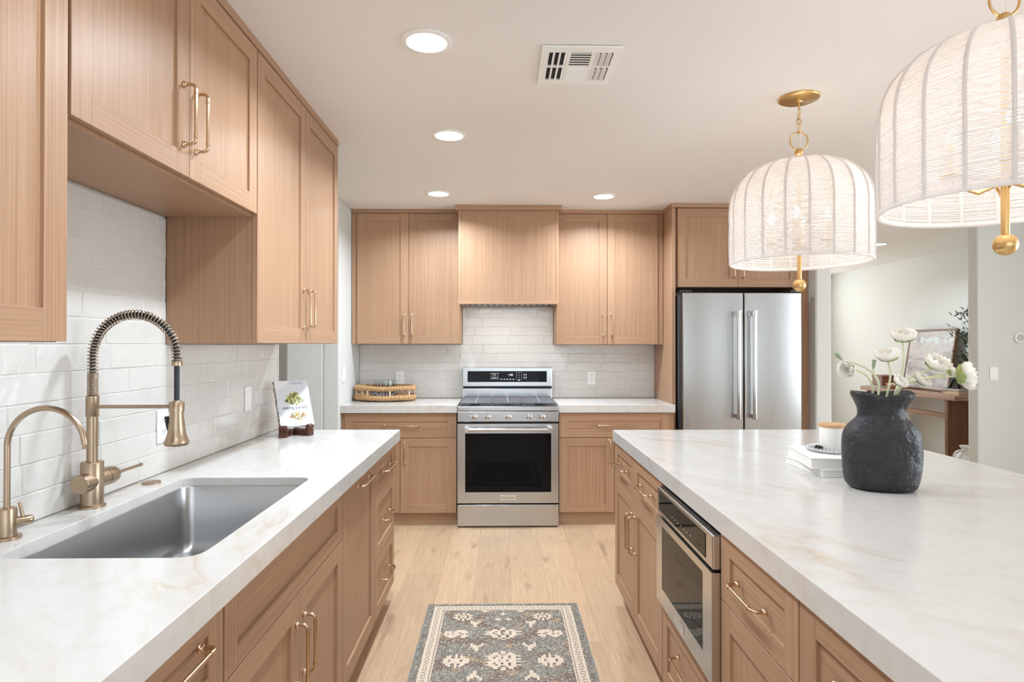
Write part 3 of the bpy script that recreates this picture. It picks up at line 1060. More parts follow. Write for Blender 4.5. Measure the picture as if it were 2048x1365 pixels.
# ------------------------------------------------------------------ outlets and switches
def plate(name, label, cat, plane, face, u, z, kind, group=None, w_=0.072, h_=0.116):
    mp = PL[plane](face)
    t = thing(name, label, cat, mp(u, z, 0), group)
    g = G(); bx(g, mp, u - w_ / 2, u + w_ / 2, z - h_ / 2, z + h_ / 2, 0.0003, 0.006)
    g.build('cover_plate', OUTL, t, bevel=0.0022)
    if kind == 'outlet':
        for dz in (0.0205, -0.0205):
            g = G(); bx(g, mp, u - 0.0165, u + 0.0165, z + dz - 0.0145, z + dz + 0.0145, 0.0055, 0.0078); r_ = g.build('socket', WHITE, t, bevel=0.002)
            g = G()
            for du in (-0.0062, 0.0062):
                bx(g, mp, u + du - 0.0012, u + du + 0.0012, z + dz - 0.0015, z + dz + 0.0075, 0.0077, 0.0081)
            bx(g, mp, u - 0.002, u + 0.002, z + dz - 0.0095, z + dz - 0.0055, 0.0077, 0.0081)
            g.build('slots', SLOT, r_)
    else:
        g = G(); bx(g, mp, u - 0.0165, u + 0.0165, z - 0.0335, z + 0.0335, 0.0055, 0.0090); g.build('rocker', WHITE, t, bevel=0.002)
    return t


TS = 0.0078
plate('outlet', 'white outlet plate on the tile just behind the faucet sprayer', 'outlet', 'left', XW + TS, 2.23, 1.083, 'outlet', 'wall outlets')
plate('wall_switch', 'white switch plate on the sink wall tile left of the cookbook', 'switch', 'left', XW + TS, 2.975, 1.115, 'switch')
plate('outlet', 'white outlet on the back tile right above the woven tray', 'outlet', 'back', YB - TS, -0.863, 1.088, 'outlet', 'wall outlets')
plate('outlet', 'white outlet on the back tile right of the range', 'outlet', 'back', YB - TS, 0.775, 1.084, 'outlet', 'wall outlets')
plate('wall_switch', 'white plate on the painted wall left of the woven tray', 'switch', 'left', XW + 0.0003, 4.80, 1.142, 'switch')
plate('wall_switch', 'white light switch on the wall right of the white flowers', 'switch', 'back', 5.2795, 4.228, 1.122, 'switch')
t = thing('thermostat', 'round pale thermostat at the right picture edge on the wall above the switch', 'thermostat', (4.445, 5.28, 1.43))
g = G(); g.lathe([(0.0, 0), (0.044, 0), (0.044, -0.018), (0.040, -0.022), (0.0, -0.022)], (4.445, 5.2793, 1.43), 36, axis='y'); g.build('housing', WHITE, t, smooth=40)
g = G(); g.lathe([(0.0, 0), (0.032, 0), (0.032, -0.002), (0.0, -0.002)], (4.445, 5.2571, 1.43), 36, axis='y'); g.build('dial', plain('grey_dial', lin(190, 190, 190), 0.2), t, smooth=40)

# ------------------------------------------------------------------ range
RX0, RX1, RYF = -0.326, 0.431, 4.672
RXC = (RX0 + RX1) / 2
t = thing('range', 'stainless steel gas range with black oven window between the two back counters', 'range', (RXC, 5.0, 0))
g = G()
g.box(RX0 + 0.003, RX1 - 0.003, 4.715, 5.325, 0.02, 0.888)
g.build('body', BLACK, t)
g = G(); g.box(RX0 + 0.02, RX1 - 0.02, 4.72, 5.2, 0.0, 0.02); g.build('feet', BLACK, t)
g = G(); g.box(RX0, RX1, RYF + 0.002, 4.714, 0.012, 0.172); g.build('storage_drawer', STEEL, t, bevel=0.003)
# oven door with window
g = G()
z0, z1, wz0, wz1, wx0, wx1 = 0.184, 0.778, 0.266, 0.706, -0.268, 0.376
g.box(RX0, wx0, RYF, 4.714, z0, z1); g.box(wx1, RX1, RYF, 4.714, z0, z1)
g.box(wx0, wx1, RYF, 4.714, z0, wz0); g.box(wx0, wx1, RYF, 4.714, wz1, z1)
od = g.build('oven_door', STEEL, t)
g = G(); g.box(wx0, wx1, RYF + 0.003, 4.712, wz0, wz1); g.build('window', GLOSSBLK, od)
g = G()
g.box(RXC - 0.058, RXC + 0.060, RYF - 0.0025, RYF, 0.209, 0.243)
bd = g.build('badge', CHROME, od, bevel=0.001)
g = G(); text_faces(g, 'KitchenAid', 0.026, lambda u, v, d: (RXC + 0.001 + u * 0.88, RYF - 0.0026 - d, 0.226 + v)); g.build('badge_lettering', BLACK, bd, recalc=False)
g = G()
hz = 0.742
g.cyl((-0.268, RYF - 0.046, hz), (0.376, RYF - 0.046, hz), 0.0125, 0.0125, 20)
for x in (-0.255, 0.363):
    g.box(x - 0.016, x + 0.016, RYF - 0.062, RYF, hz - 0.016, hz + 0.016)
g.build('handle', CHROME, od, smooth=40, bevel=0.002)
# control panel with knobs
g = G(); g.box(RX0, RX1, RYF + 0.001, 4.714, 0.793, 0.870); cp = g.build('control_panel', STEEL, t, bevel=0.003)
for x in (-0.197, -0.101, 0.0535, 0.210, 0.306):
    g = G(); g.lathe([(0.0, -0.036), (0.015, -0.036), (0.0185, -0.034), (0.0195, -0.010), (0.024, -0.007), (0.0245, 0.0), (0.0, 0.0)], (x, RYF + 0.0005, 0.831), 28, axis='y')
    k_ = g.build('knob', CHROME, t, smooth=40)
    g = G(); g.obox((x, RYF - 0.0385, 0.831), (0.0038, 0, 0), (0, 0.004, 0), (0, 0, 0.017)); g.build('grip', STEEL, k_, bevel=0.0015)
# cooktop
g = G(); g.box(RX0, RX1, RYF - 0.004, 4.740, 0.874, 0.908); g.box(RX0 + 0.002, RX1 - 0.002, 4.740, 5.245, 0.889, 0.904); g.build('cooktop', STEEL, t, bevel=0.004)
for (x, y, r) in ((-0.2, 4.86, 0.040), (-0.2, 5.10, 0.034), (RXC, 4.98, 0.05), (0.305, 4.86, 0.045), (0.305, 5.10, 0.032)):
    g = G(); g.lathe([(0, 0), (r, 0), (r, 0.008), (r * 0.7, 0.012), (0, 0.012)], (x, y, 0.9042), 24); g.build('burner', BLACK, t, smooth=40)
for k_ in range(3):
    a = RX0 + 0.012 + k_ * 0.2445
    b = a + 0.2435
    g = G()
    zz0, zz1 = 0.919, 0.930
    y0, y1 = 4.752, 5.225
    m_ = (a + b) / 2
    g.box(a, a + 0.012, y0, y1, zz0, zz1); g.box(b - 0.012, b, y0, y1, zz0, zz1)
    n_ = 13
    for j in range(n_):
        yy = y0 + j * (y1 - 0.012 - y0) / (n_ - 1)
        g.box(a + 0.012, b - 0.012, yy, yy + 0.012, zz0, zz1)
    for x in (a + 0.001, b - 0.012):
        for y in (y0 + 0.001, y1 - 0.013):
            g.box(x, x + 0.011, y, y + 0.011, 0.9042, zz0)
    gr_ = g.build('grate', GRATE, t, bevel=0.0015, bseg=1)
    g = G(); g.box(m_ - 0.006, m_ + 0.006, y0 + 0.012, y1 - 0.012, zz0 + 0.004, zz1 + 0.003); g.build('grate_bar', STEEL, gr_, bevel=0.001)
# backguard
BX0, BX1 = -0.324, 0.431
g = G()
g.box(BX0, BX1, 5.262, 5.330, 0.905, 1.000)
g.build('lower_backguard', STEEL, t, bevel=0.002)
g = G(); g.box(BX0 + 0.004, BX1 - 0.004, 5.275, 5.325, 1.000, 1.018); g.build('vent_slot', BLACK, t)
g = G(); g.box(BX0, BX1, 5.250, 5.330, 1.018, 1.178); bg = g.build('backguard', STEEL, t, bevel=0.005)
g = G(); g.box(-0.281, 0.386, 5.2475, 5.252, 1.056, 1.148); dp = g.build('display', GLOSSBLK, bg, bevel=0.001)
g = G()
DY = 5.2470


def mk(x, z, w_, h_):
    # photo pixels of the control display, brought to its plane
    X = (x - 1002.0) * 5.25 / F
    Z = HC + (690.0 - z) * 5.25 / F
    g.poly([(X - w_, DY, Z - h_), (X + w_, DY, Z - h_), (X + w_, DY, Z + h_), (X - w_, DY, Z + h_)])


for x in (982.7, 987, 991.5, 996):
    mk(x, 747.6, 0.0056, 0.0020); mk(x, 757.8, 0.0056, 0.0020)
for x in (983, 989.5, 995):
    mk(x, 752.8, 0.005, 0.0013)
mk(989, 750.5, 0.012, 0.0008); mk(989, 755.4, 0.020, 0.0008)
for x in (1002.8, 1009, 1014.6, 1020.6, 1026.6):
    mk(x, 759, 0.0065, 0.0022)
for x in (1033, 1038, 1043):
    for z in (746, 750.6, 755, 759.3):
        mk(x, z, 0.0024, 0.0018)
mk(1038, 760.8, 0.008, 0.0022)
for z in (750.4, 755.2):
    mk(1050.2, z, 0.0052, 0.0014)
for a_, b_, c_, d_ in ((1047.2, 752.8, 0.0004, 0.018), (1053.2, 752.8, 0.0004, 0.018), (1050.2, 748.6, 0.012, 0.0004), (1050.2, 757, 0.012, 0.0004)):
    mk(a_, b_, c_, d_)
text_faces(g, '1:00', 0.024, lambda u, v, d: ((1021 - 1002.0) * 5.25 / F + u, DY, HC + (690.0 - 750.4) * 5.25 / F + v))
g.build('display_marks', MARK, dp, recalc=False)

# ------------------------------------------------------------------ fridge
t = thing('fridge', 'stainless steel french-door fridge under the oak cabinet', 'fridge', (1.83, 5.0, 0))
g = G(); g.box(1.366, 2.284, 4.762, 5.32, 0.03, 1.752); g.build('body', plain('fridge_grey', lin(70, 70, 72), 0.5), t)
g = G(); g.box(1.39, 2.26, 4.80, 5.3, 0.0, 0.03); g.build('feet', BLACK, t)
for a, b, n_ in ((1.377, 1.8365, -1), (1.8455, 2.282, 1)):
    g = G()
    # gently bowed door front
    pr = []
    K = 10
    for i in range(K + 1):
        f = i / K
        bow = 0.006 * (1 - (2 * f - 1) ** 2)
        pr.append((a + (b - a) * f, 4.694 - bow))
    ring0 = [(x, y, 0.72) for x, y in pr] + [(b, 4.759, 0.72), (a, 4.759, 0.72)]
    g.loops([ring0, [(x, y, 1.764) for x, y, z in ring0]])
    d = g.build('door', STEELV, t, bevel=0.004, smooth=30)
    hx = 1.8365 - 0.055 if n_ < 0 else 1.8455 + 0.055
    g = G()
    g.cyl((hx, 4.632, 0.815), (hx, 4.632, 1.622), 0.0145, 0.0145, 20)
    for z in (0.832, 1.604):
        g.cyl((hx, 4.632, z - 0.022), (hx, 4.632, z + 0.022), 0.0185, 0.0185, 20)
        g.box(hx - 0.013, hx + 0.013, 4.634, 4.692, z - 0.016, z + 0.016)
    g.build('handle', CHROME, d, smooth=40, bevel=0.001)
g = G(); g.box(1.377, 2.282, 4.690, 4.759, 0.06, 0.712); g.build('freezer_drawer', STEEL, t, bevel=0.004)
g = G(); g.box(1.367, 1.45, 4.70, 4.76, 1.766, 1.786); g.build('hinge_cover', BLACK, t, bevel=0.002)
g = G(); g.box(2.20, 2.28, 4.70, 4.76, 1.766, 1.786); g.build('hinge_cover', BLACK, t, bevel=0.002)

# ------------------------------------------------------------------ microwave drawer in the island
t = thing('microwave', 'built-in stainless microwave drawer with dark glass in the island side', 'microwave', (0.9, 2.04, 0.425))
MX = 0.584
g = G(); g.box(MX + 0.031, 1.10, 1.748, 2.339, 0.420, 0.838); g.build('housing', BLACK, t)
g = G()
my0, my1 = 1.722, 2.335
g.box(MX, MX + 0.030, my0, my1, 0.424, 0.484); g.box(MX, MX + 0.030, my0, my1, 0.712, 0.736)
g.box(MX, MX + 0.030, my0, my0 + 0.078, 0.484, 0.712); g.box(MX, MX + 0.030, my1 - 0.078, my1, 0.484, 0.712)
md_ = g.build('drawer_front', STEELY, t)
g = G(); g.box(MX + 0.0015, MX + 0.028, my0 + 0.078, my1 - 0.078, 0.484, 0.712); g.build('window', GLOSSBLK, md_)
g = G(); g.box(MX - 0.0022, MX, 2.04 - 0.052, 2.04 + 0.052, 0.440, 0.470); g.build('badge', CHROME, md_, bevel=0.0008)
g = G(); g.box(MX + 0.003, MX + 0.030, my0 + 0.001, my1 - 0.001, 0.744, 0.840); mc = g.build('control_strip', STEELY, t, bevel=0.004)
g = G(); g.box(MX + 0.0015, MX + 0.0045, my0 + 0.06, my1 - 0.03, 0.758, 0.828); md2 = g.build('control_glass', GLOSSBLK, mc, bevel=0.0008)
g = G()
for i in range(7):
    y = 1.92 + i * 0.034
    g.poly([(MX + 0.0012, y, 0.778), (MX + 0.0012, y + 0.006, 0.778), (MX + 0.0012, y + 0.006, 0.7797), (MX + 0.0012, y, 0.7797)])
g.build('control_marks', MARK, md2, recalc=False)

# ------------------------------------------------------------------ rug
def rug():
    cs = 0.0055
    nx, ny = 140, 216
    x0, y1 = -0.375, 3.285
    rnd = random.Random(5)
    A = ["....#....", "..#.#.#..", ".##.#.##.", "##.#.#.##", ".#.###.#.", "##.#.#.##", ".##.#.##.", "..#.#.#..", "....#...."]
    Bm = ["......##......", "...##.##.##...", "..####..####..", "####.#..#.####", ".##.##.##.##..", "####.#..#.####", "..###.##.###..", "...##.##.##...", ".....#..#.....", "......##......"]
    Wd = ["..####......", ".######.###.", "####.#######", "..#.###.#.##", "####.######.", ".###..####..", "..##...##..."]
    Tu = ["#....#", "##.###", ".#####", "..###.", "..##..", "..##.."]
    Lf = [".###", "####", ".##."]
    Sm = [".#.", "###", ".#."]
    mot = [(0.198, 0.16, A, 0.011, 0.0105), (0.133, 0.237, Tu, 0.008, 0.012), (0.0, 0.345, Bm, 0.0125, 0.0125), (0.22, 0.345, Wd, 0.0105, 0.0115),
           (0.119, 0.475, Tu, 0.010, 0.013), (0.0, 0.575, Bm, 0.011, 0.0125), (0.205, 0.60, A, 0.012, 0.012), (0.09, 0.095, Lf, 0.010, 0.009),
           (0.0, 0.13, Sm, 0.011, 0.012), (0.025, 0.19, Sm, 0.008, 0.012), (0.0, 0.085, Lf, 0.007, 0.006), (0.29, 0.085, Sm, 0.008, 0.009)]
    cream = [[False] * ny for _ in range(nx)]
    LY = ny * cs
    for (mx, my, pat, cw, ch) in mot:
        for flip in (False, True):
            for sgn in ((1, -1) if mx else (1,)):
                W_, H_ = len(pat[0]) * cw, len(pat) * ch
                for i in range(nx):
                    X = (i + 0.5) * cs - nx * cs / 2
                    u = (X * sgn - mx + W_ / 2) / cw
                    if u < 0 or u >= len(pat[0]):
                        continue
                    for j in range(ny):
                        Y = (j + 0.5) * cs
                        Y = LY - Y if flip else Y
                        v = (Y - my + H_ / 2) / ch
                        if 0 <= v < len(pat) and pat[int(v)][int(u)] == '#':
                            cream[i][j] = True
    g = G()
    cols = []
    CR, GR = lin(208, 190, 170), lin(134, 125, 113)
    GR2, BRN, LT, TAN, BL = lin(98, 93, 86), lin(122, 103, 90), lin(174, 166, 152), lin(164, 138, 110), lin(130, 124, 113)
    for j in range(ny):
        for i in range(nx):
            ex = min(i, nx - 1 - i) * cs
            ey = min(j, ny - 1 - j) * cs
            e = min(ex, ey)
            h = 0.0085
            n1 = noise.noise((i * 0.035, j * 0.05, 3.0))
            n2 = noise.noise((i * 0.06, j * 0.07, 9.0))
            if e < 0.030:
                c = GR if rnd.random() < 0.55 else (LT if rnd.random() < 0.25 else GR2)
            elif e < 0.072:
                c = CR
                h = 0.010
                k = (i if ey < ex else j)
                if 0.040 < e < 0.062 and ((k * 7 + int(e / cs) * 5) % 11 in (0, 1, 2)):
                    c = BRN
                    h = 0.0085
            elif e < 0.079:
                c = BRN if (i + j) % 3 else CR
            elif e < 0.085:
                c = CR
                h = 0.010
            elif cream[i][j]:
                c = CR
                h = 0.010
                if rnd.random() < 0.05:
                    c = LT
            else:
                c = BL if n1 > 0.16 else (BRN if n1 < -0.08 else GR)
                if n2 > 0.42:
                    c = TAN
                q = rnd.random()
                if q < 0.16:
                    c = LT
                elif q < 0.36:
                    c = GR2
            X0 = x0 + i * cs
            Y0 = y1 - j * cs
            wob = 0.0035 * noise.noise((0.0, Y0 * 6, 1.0))
            X0 += wob
            h += 0.0006 * rnd.random()
            g.poly([(X0, Y0, h), (X0 + cs, Y0, h), (X0 + cs, Y0 - cs, h), (X0, Y0 - cs, h)])
            cols.append(c)
    # closed edge down to the floor
    nface = len(g.f)
    X1 = x0 + nx * cs
    Y0 = y1 - ny * cs
    g.box(x0 + 0.001, X1 - 0.001, Y0 + 0.001, y1 - 0.001, 0.0005, 0.0080)
    cols += [GR] * (len(g.f) - nface)
    k = N('woven_rug')
    at = k.n('ShaderNodeAttribute', attribute_name='weave')
    k.l(at.outputs['Color'], k.b.inputs['Base Color'])
    k.set(Roughness=0.95)
    v = k.coords((500, 500, 500))
    k.bump(k.noise(v, 1.0, 2.0), 0.5, 0.002)
    t = thing('rug', 'small woven grey-blue rug with cream floral pattern on the plank floor', 'rug', (x0 + nx * cs / 2, y1 - ny * cs / 2, 0))
    o = g.build('woven_field', k.m, t, recalc=False)
    at_ = o.data.color_attributes.new('weave', 'FLOAT_COLOR', 'CORNER')
    flat = []
    for p, c in zip(o.data.polygons, cols):
        flat += list(c) * p.loop_total
    at_.data.foreach_set('color', flat)
    f_ = G()
    for i in range(150):
        x = x0 + 0.004 + i * (nx * cs - 0.008) / 149 + rnd.uniform(-0.002, 0.002)
        L_ = rnd.uniform(0.008, 0.018) + (0.010 if 50 < i < 70 else 0)
        sw = rnd.uniform(-0.008, 0.008)
        f_.tube([(x, y1 - 0.001, 0.007), (x + sw * 0.5, y1 + L_ * 0.6, 0.005), (x + sw, y1 + L_, 0.0015)], 0.0009, 4)
    for s_ in (0, 1):
        yy = [y1 - i * 0.02 for i in range(int(ny * cs / 0.02) + 1)]
        f_.tube([((x0 if s_ == 0 else X1) + 0.0035 * noise.noise((0.0, y * 6, 1.0)), y, 0.0055) for y in yy], 0.0045, 6, 1)
    f_.build('fringe', [plain('cream_fringe', lin(228, 218, 200), 0.9), plain('grey_binding', lin(120, 126, 126), 0.9)], t)


rug()

# ------------------------------------------------------------------ ceiling fittings
def downlight(x, y, label, group='recessed ceiling lights', power=DOWN_POWER):
    t = thing('recessed_light', label, 'ceiling light', (x, y, ZC), group)
    g = G(); g.lathe([(0.073, -0.0005), (0.092, -0.0005), (0.092, -0.004), (0.078, -0.007), (0.073, -0.007), (0.073, -0.0005)], (x, y, ZC), 40, cap=False); g.build('trim_ring', WHITE, t, smooth=40)
    g = G(); g.lathe([(0.0, -0.0005), (0.0725, -0.0005), (0.0725, -0.004), (0.0, -0.005)], (x, y, ZC), 40); g.build('lens', LENS, t, smooth=40)
    a = area('lamp', (x, y, ZC - 0.012), (x, y, 0), 0.14, 0.14, power, (0.78, 0.895, 1.0), 'DISK', math.radians(150))
    a.parent = t
    a.location = (0, 0, -0.012)
    a.rotation_euler = (0, 0, 0)


downlight(-0.268, 2.247, 'large round recessed ceiling light nearest the camera, left of the vent')
downlight(-0.271, 3.25, 'second round recessed ceiling light, directly beyond the largest one')
downlight(-0.452, 4.507, 'round recessed ceiling light in front of the cabinet left of the hood')
downlight(0.755, 4.568, 'round recessed ceiling light in front of the cabinet right of the hood')
downlight(4.10, 6.69, 'thin recessed ceiling light far right, between the two hanging lamps')

for yy_ in (1.25, 0.25, -0.9):  # unseen lamps added to carry on the row and brighten the foreground
    downlight(-0.27, yy_, 'added unseen recessed ceiling light above and behind the camera, continuing the aisle row', power=7.0)
t = thing('ceiling_vent', 'white rectangular ceiling air vent with angled louvres', 'vent', (0.30, 2.43, ZC))
vx0, vx1, vy0, vy1 = 0.150, 0.446, 2.262, 2.590
zp = ZC - 0.009
g = G(); g.box(vx0 + 0.02, vx1 - 0.02, vy0 + 0.02, vy1 - 0.02, ZC - 0.0012, ZC - 0.0003); g.build('dark_backing', SLOT, t)  # dark sheet on the closed ceiling stands in for the shade of a duct
g = G()
wx = [vx0, vx0 + 0.030, vx0 + 0.098, vx0 + 0.112, vx0 + 0.190, vx0 + 0.204, vx1 - 0.026, vx1]
ym = (vy0 + vy1) / 2
yo0, yo1 = vy0 + 0.045, vy1 - 0.045
g.box(vx0, vx1, vy0, yo0, zp, ZC - 0.002); g.box(vx0, vx1, yo1, vy1, zp, ZC - 0.002)
for a, b in ((0, 1), (2, 3), (4, 5), (6, 7)):
    g.box(wx[a], wx[b], yo0, yo1, zp, ZC - 0.002)
g.box(wx[1], wx[2], ym - 0.007, ym + 0.007, zp, ZC - 0.002); g.box(wx[5], wx[6], ym - 0.007, ym + 0.007, zp, ZC - 0.002)
g.box(vx0 - 0.004, vx1 + 0.004, vy0 - 0.004, vy1 + 0.004, ZC - 0.0024, ZC - 0.0013)
g.f = g.f[:-6]; g.mi = g.mi[:-6]
g.build('frame', WHITE, t, bevel=0.0012)
g = G()
for (a, b, tilt) in ((wx[1], wx[2], 1), (wx[5], wx[6], -1)):
    for k_ in range(3):
        x = a + (k_ + 0.5) * (b - a) / 3
        for (c, d) in ((yo0, ym - 0.007), (ym + 0.007, yo1)):
            g.obox((x + (0.007 if tilt > 0 else -0.003), (c + d) / 2, zp + 0.001), (0.0045, 0, 0.0030) if tilt > 0 else (0.0082, 0, -0.0050), (0, (d - c) / 2, 0), (0, 0, 0.0006))
for k_ in range(12):
    y = yo0 + (k_ + 0.5) * (yo1 - yo0) / 12
    g.obox(((wx[3] + wx[4]) / 2, y, zp + 0.001), ((wx[4] - wx[3]) / 2, 0, 0), (0, 0.0074, 0.0015) if k_ < 6 else (0, 0.0072, -0.0046), (0, 0, 0.0006))
g.build('louvres', WHITE, t)

# ------------------------------------------------------------------ pendants
def pendant(cx, cy, label):
    t = thing('pendant_light', label, 'pendant light', (cx, cy, ZC), 'woven pendant lights')
    R = 0.290
    zb, zs, zt = 1.731, 1.930, 2.180         # rim, start of the dome, top
    NR = 20

    def rad(z):
        if z <= zs:
            return R * (1.0 - 0.03 * ((zs - z) / (zs - zb) - 0.5) ** 2)
        f = (z - zs) / (zt - zs)
        return R * max(0.012, (1 - f ** 3.0)) ** 0.42

    def prof(z, th):
        r = rad(z)
        ph = (th * NR / (2 * PI)) % 1.0
        chord = math.cos(PI / NR) / math.cos((ph - 0.5) * 2 * PI / NR)
        return r * (chord * 0.6 + 0.4) if z < zs else r * (1 - 0.020 * math.sin(PI * ph) * (0.6 + (z - zs) / (zt - zs)))
    # cords wound round the ribs
    g = G()
    seg = NR * 4
    rnd = random.Random(int(cy * 100))
    zl = []
    z = zb + 0.012
    while z < zt - 0.0008:
        zl.append(z)
        if z < zs:
            z += 0.0057
        else:
            f = (z - zs) / (zt - zs)
            z += 0.0057 * max(0.16, math.sqrt(max(0.0, 1 - f ** 2.6)))
    for z in zl:
        ring = []
        ja, jb = rnd.uniform(0, 6.28), rnd.uniform(0, 6.28)
        for k in range(seg):
            a = 2 * PI * k / seg
            zz = z + 0.0006 * math.sin(a * 2 + ja) + rnd.uniform(-0.0003, 0.0003)
            r = prof(min(zz, zt - 0.0005), a)
            ring.append((cx + r * math.cos(a), cy + r * math.sin(a), zz))
        g.tube(ring, 0.0024, 4, closed=True)
    sh = g.build('rope_shade', CORD, t, smooth=80)
    for k in range(NR):
        a = 2 * PI * k / NR
        pts = []
        for i in range(26):
            z = zb + (zt - zb) * (1 - (1 - i / 25) ** 1.6)
            r = rad(min(z, zt - 0.0006)) + 0.0012
            pts.append((cx + r * math.cos(a), cy + r * math.sin(a), z))
        g = G(); g.tube(pts, 0.0054, 6); g.build('rib', CORD, sh, smooth=80)
    g = G(); g.torus((cx, cy, zb + 0.004), rad(zb), 0.0068, 'z', 72, 8); g.build('bottom_rim', CORD, t, smooth=80)
    g = G(); g.torus((cx, cy, zt), 0.05, 0.006, 'z', 32, 8); g.build('top_rim', CORD, t, smooth=80)
    # spindle from the loop down to the ball
    g = G(); g.cyl((cx, cy, 1.655), (cx, cy, 2.215), 0.0098, 0.0098, 20); g.lathe([(0, 0), (0.030, 0), (0.030, 0.006), (0.0, 0.006)], (cx, cy, 1.790), 24); g.build('spindle', GOLD, t, smooth=40)
    g = G(); g.sphere((cx, cy, 1.632), 0.0285, 28); g.build('bottom_ball', GOLD, t, smooth=80)
    g = G(); g.sphere((cx, cy, 2.222), 0.0185, 24); g.build('top_ball', GOLD, t, smooth=80)
    g = G(); g.torus((cx, cy, 2.271), 0.040, 0.0034, 'y', 40, 8); g.build('loop', GOLD, t, smooth=80)
    g = G()
    zc = 2.311
    for i, (ax, L_) in enumerate((('x', 0.046), ('y', 0.026), ('x', 0.050))):
        pts = []
        rr = 0.0095
        h = max(0.0, L_ / 2 - rr)
        for q in range(20):
            a = 2 * PI * q / 20
            u = rr * math.cos(a)
            v = rr * math.sin(a) + (h if math.sin(a) > 0 else -h)
            c_ = zc + L_ / 2 - 0.006
            pts.append((cx + u, cy, c_ + v) if ax == 'y' else (cx, cy + u, c_ + v))
        g.tube(pts, 0.0022, 6, closed=True)
        zc += L_ - 0.006
    g.tube([(cx, cy, zc - 0.004), (cx, cy, ZC - 0.012)], 0.0035, 8)
    g.build('chain', GOLD, t, smooth=80)
    g = G(); g.tube([(cx + 0.004, cy, 2.235), (cx + 0.007, cy, 2.30), (cx + 0.004, cy + 0.004, 2.36), (cx, cy, ZC - 0.02)], 0.0016, 6); g.build('cable', WHITE, t)
    g = G(); g.lathe([(0, -0.024), (0.012, -0.024), (0.014, -0.018), (0.022, -0.016), (0.076, -0.014), (0.084, -0.010), (0.086, -0.004), (0.086, -0.0005), (0, -0.0005)], (cx, cy, ZC), 48); g.build('canopy', GOLD, t, smooth=35)
    for k in range(4):
        a = PI / 4 + k * PI / 2 + 0.25
        x, y = cx + 0.112 * math.cos(a), cy + 0.112 * math.sin(a)
        g = G(); g.tube([(cx + 0.009 * math.cos(a), cy + 0.009 * math.sin(a), 1.793), ((cx + x) / 2, (cy + y) / 2, 1.772), (x, y, 1.800), (x, y, 1.822)], 0.0045, 8)
        g.lathe([(0, 0), (0.030, 0.0), (0.031, 0.003), (0.0, 0.003)], (x, y, 1.822), 20)
        ar = g.build('candle_arm', GOLD, t, smooth=40)
        g = G(); g.lathe([(0, 0), (0.0135, 0), (0.0135, 0.085), (0, 0.085)], (x, y, 1.8252), 18); g.build('candle_sleeve', plain('cream_sleeve', lin(246, 226, 190), 0.6) if 'cream_sleeve' not in bpy.data.materials else bpy.data.materials['cream_sleeve'], ar, smooth=40)
        g = G(); g.lathe([(0, 0), (0.008, 0), (0.0145, 0.018), (0.0135, 0.03), (0.006, 0.05), (0.0015, 0.058), (0, 0.058)], (x, y, 1.9105), 18); g.build('bulb', BULB, ar, smooth=60)
    ld = bpy.data.lights.new('pendant_lamp', 'POINT')
    ld.energy = 3.4
    ld.color = (1.0, 0.95, 0.89)
    ld.shadow_soft_size = 0.07
    lo = bpy.data.objects.new('pendant_lamp', ld)
    C.objects.link(lo)
    lo.parent = t
    lo.location = Vector((cx, cy, 1.985)) - ORG[t]
    return t


pendant(1.318, 2.73, 'white woven dome pendant hanging in front of the fridge, seen whole with its canopy')
pendant(1.318, 1.605, 'nearer and larger white woven dome pendant, cut by the right picture edge')

# ------------------------------------------------------------------ things on the left counter
# wooden book stand and cookbook
th = math.radians(36)
nf = Vector((math.sin(th), -math.cos(th), 0))          # direction the cover faces
rt = Vector((math.cos(th), math.sin(th), 0))           # along the cover's width
base = Vector((-1.058, 3.175, ZT + 0.0005))
t = thing('book_stand', 'dark wooden crossed book stand holding up the cookbook', 'book stand', base)
lean = math.radians(28)
upv = (Vector((0, 0, 1)) * math.cos(lean) - nf * math.sin(lean))
bn = (nf * math.cos(lean) + Vector((0, 0, 1)) * math.sin(lean))
for s_ in (-1, 1):
    g = G()
    dirv = (nf + rt * 0.62 * s_).normalized()
    sd = Vector((-dirv.y, dirv.x, 0))
    p0 = base + rt * 0.020 * s_
    # foot board on the counter, raised toe in front, sloping back rest
    g.obox(p0 + dirv * 0.045 + Vector((0, 0, 0.0155)), dirv * 0.052, sd * 0.019, Vector((0, 0, 0.0155)))
    g.obox(p0 + dirv * 0.086 + Vector((0, 0, 0.041)), dirv * 0.009 + Vector((0, 0, -0.004)), sd * 0.019, (dirv * 0.006 + Vector((0, 0, 0.014))))
    g.obox(p0 - nf * 0.052 + rt * s_ * 0.012 + Vector((0, 0, 0.082)), sd * 0.017, bn * 0.007, upv * 0.085)
    g.build('cross_board', DKW, t, bevel=0.002)
bc = base + nf * 0.060 + rt * 0.010 + Vector((0, 0, 0.050)) + bn * 0.004      # middle of the lower edge of the cover
BW, BH, BT = 0.168, 0.248, 0.022
t = thing('cookbook', 'white cookbook with salad photos and black title standing on the dark stand', 'book', bc)
pl = lambda u, v, d: tuple(bc + rt * u + upv * v + bn * d)
g = G()
g.obox(bc + upv * BH / 2 - bn * BT / 2 + rt * 0.001, rt * (BW / 2 - 0.003), upv * (BH / 2 - 0.003), bn * (BT / 2 - 0.002)); g.build('pages', PAGE, t)
g = G()
g.obox(bc + upv * BH / 2 - bn * 0.001, rt * BW / 2, upv * BH / 2, bn * 0.001)
g.obox(bc + upv * BH / 2 - bn * (BT - 0.001), rt * BW / 2, upv * BH / 2, bn * 0.001)
cv = g.build('cover', plain('blue_white_cover', lin(226, 230, 238), 0.3), t, bevel=0.0006)
g = G(); g.obox(bc + upv * BH / 2 - bn * BT / 2 - rt * (BW / 2), rt * 0.001, upv * BH / 2, bn * BT / 2)
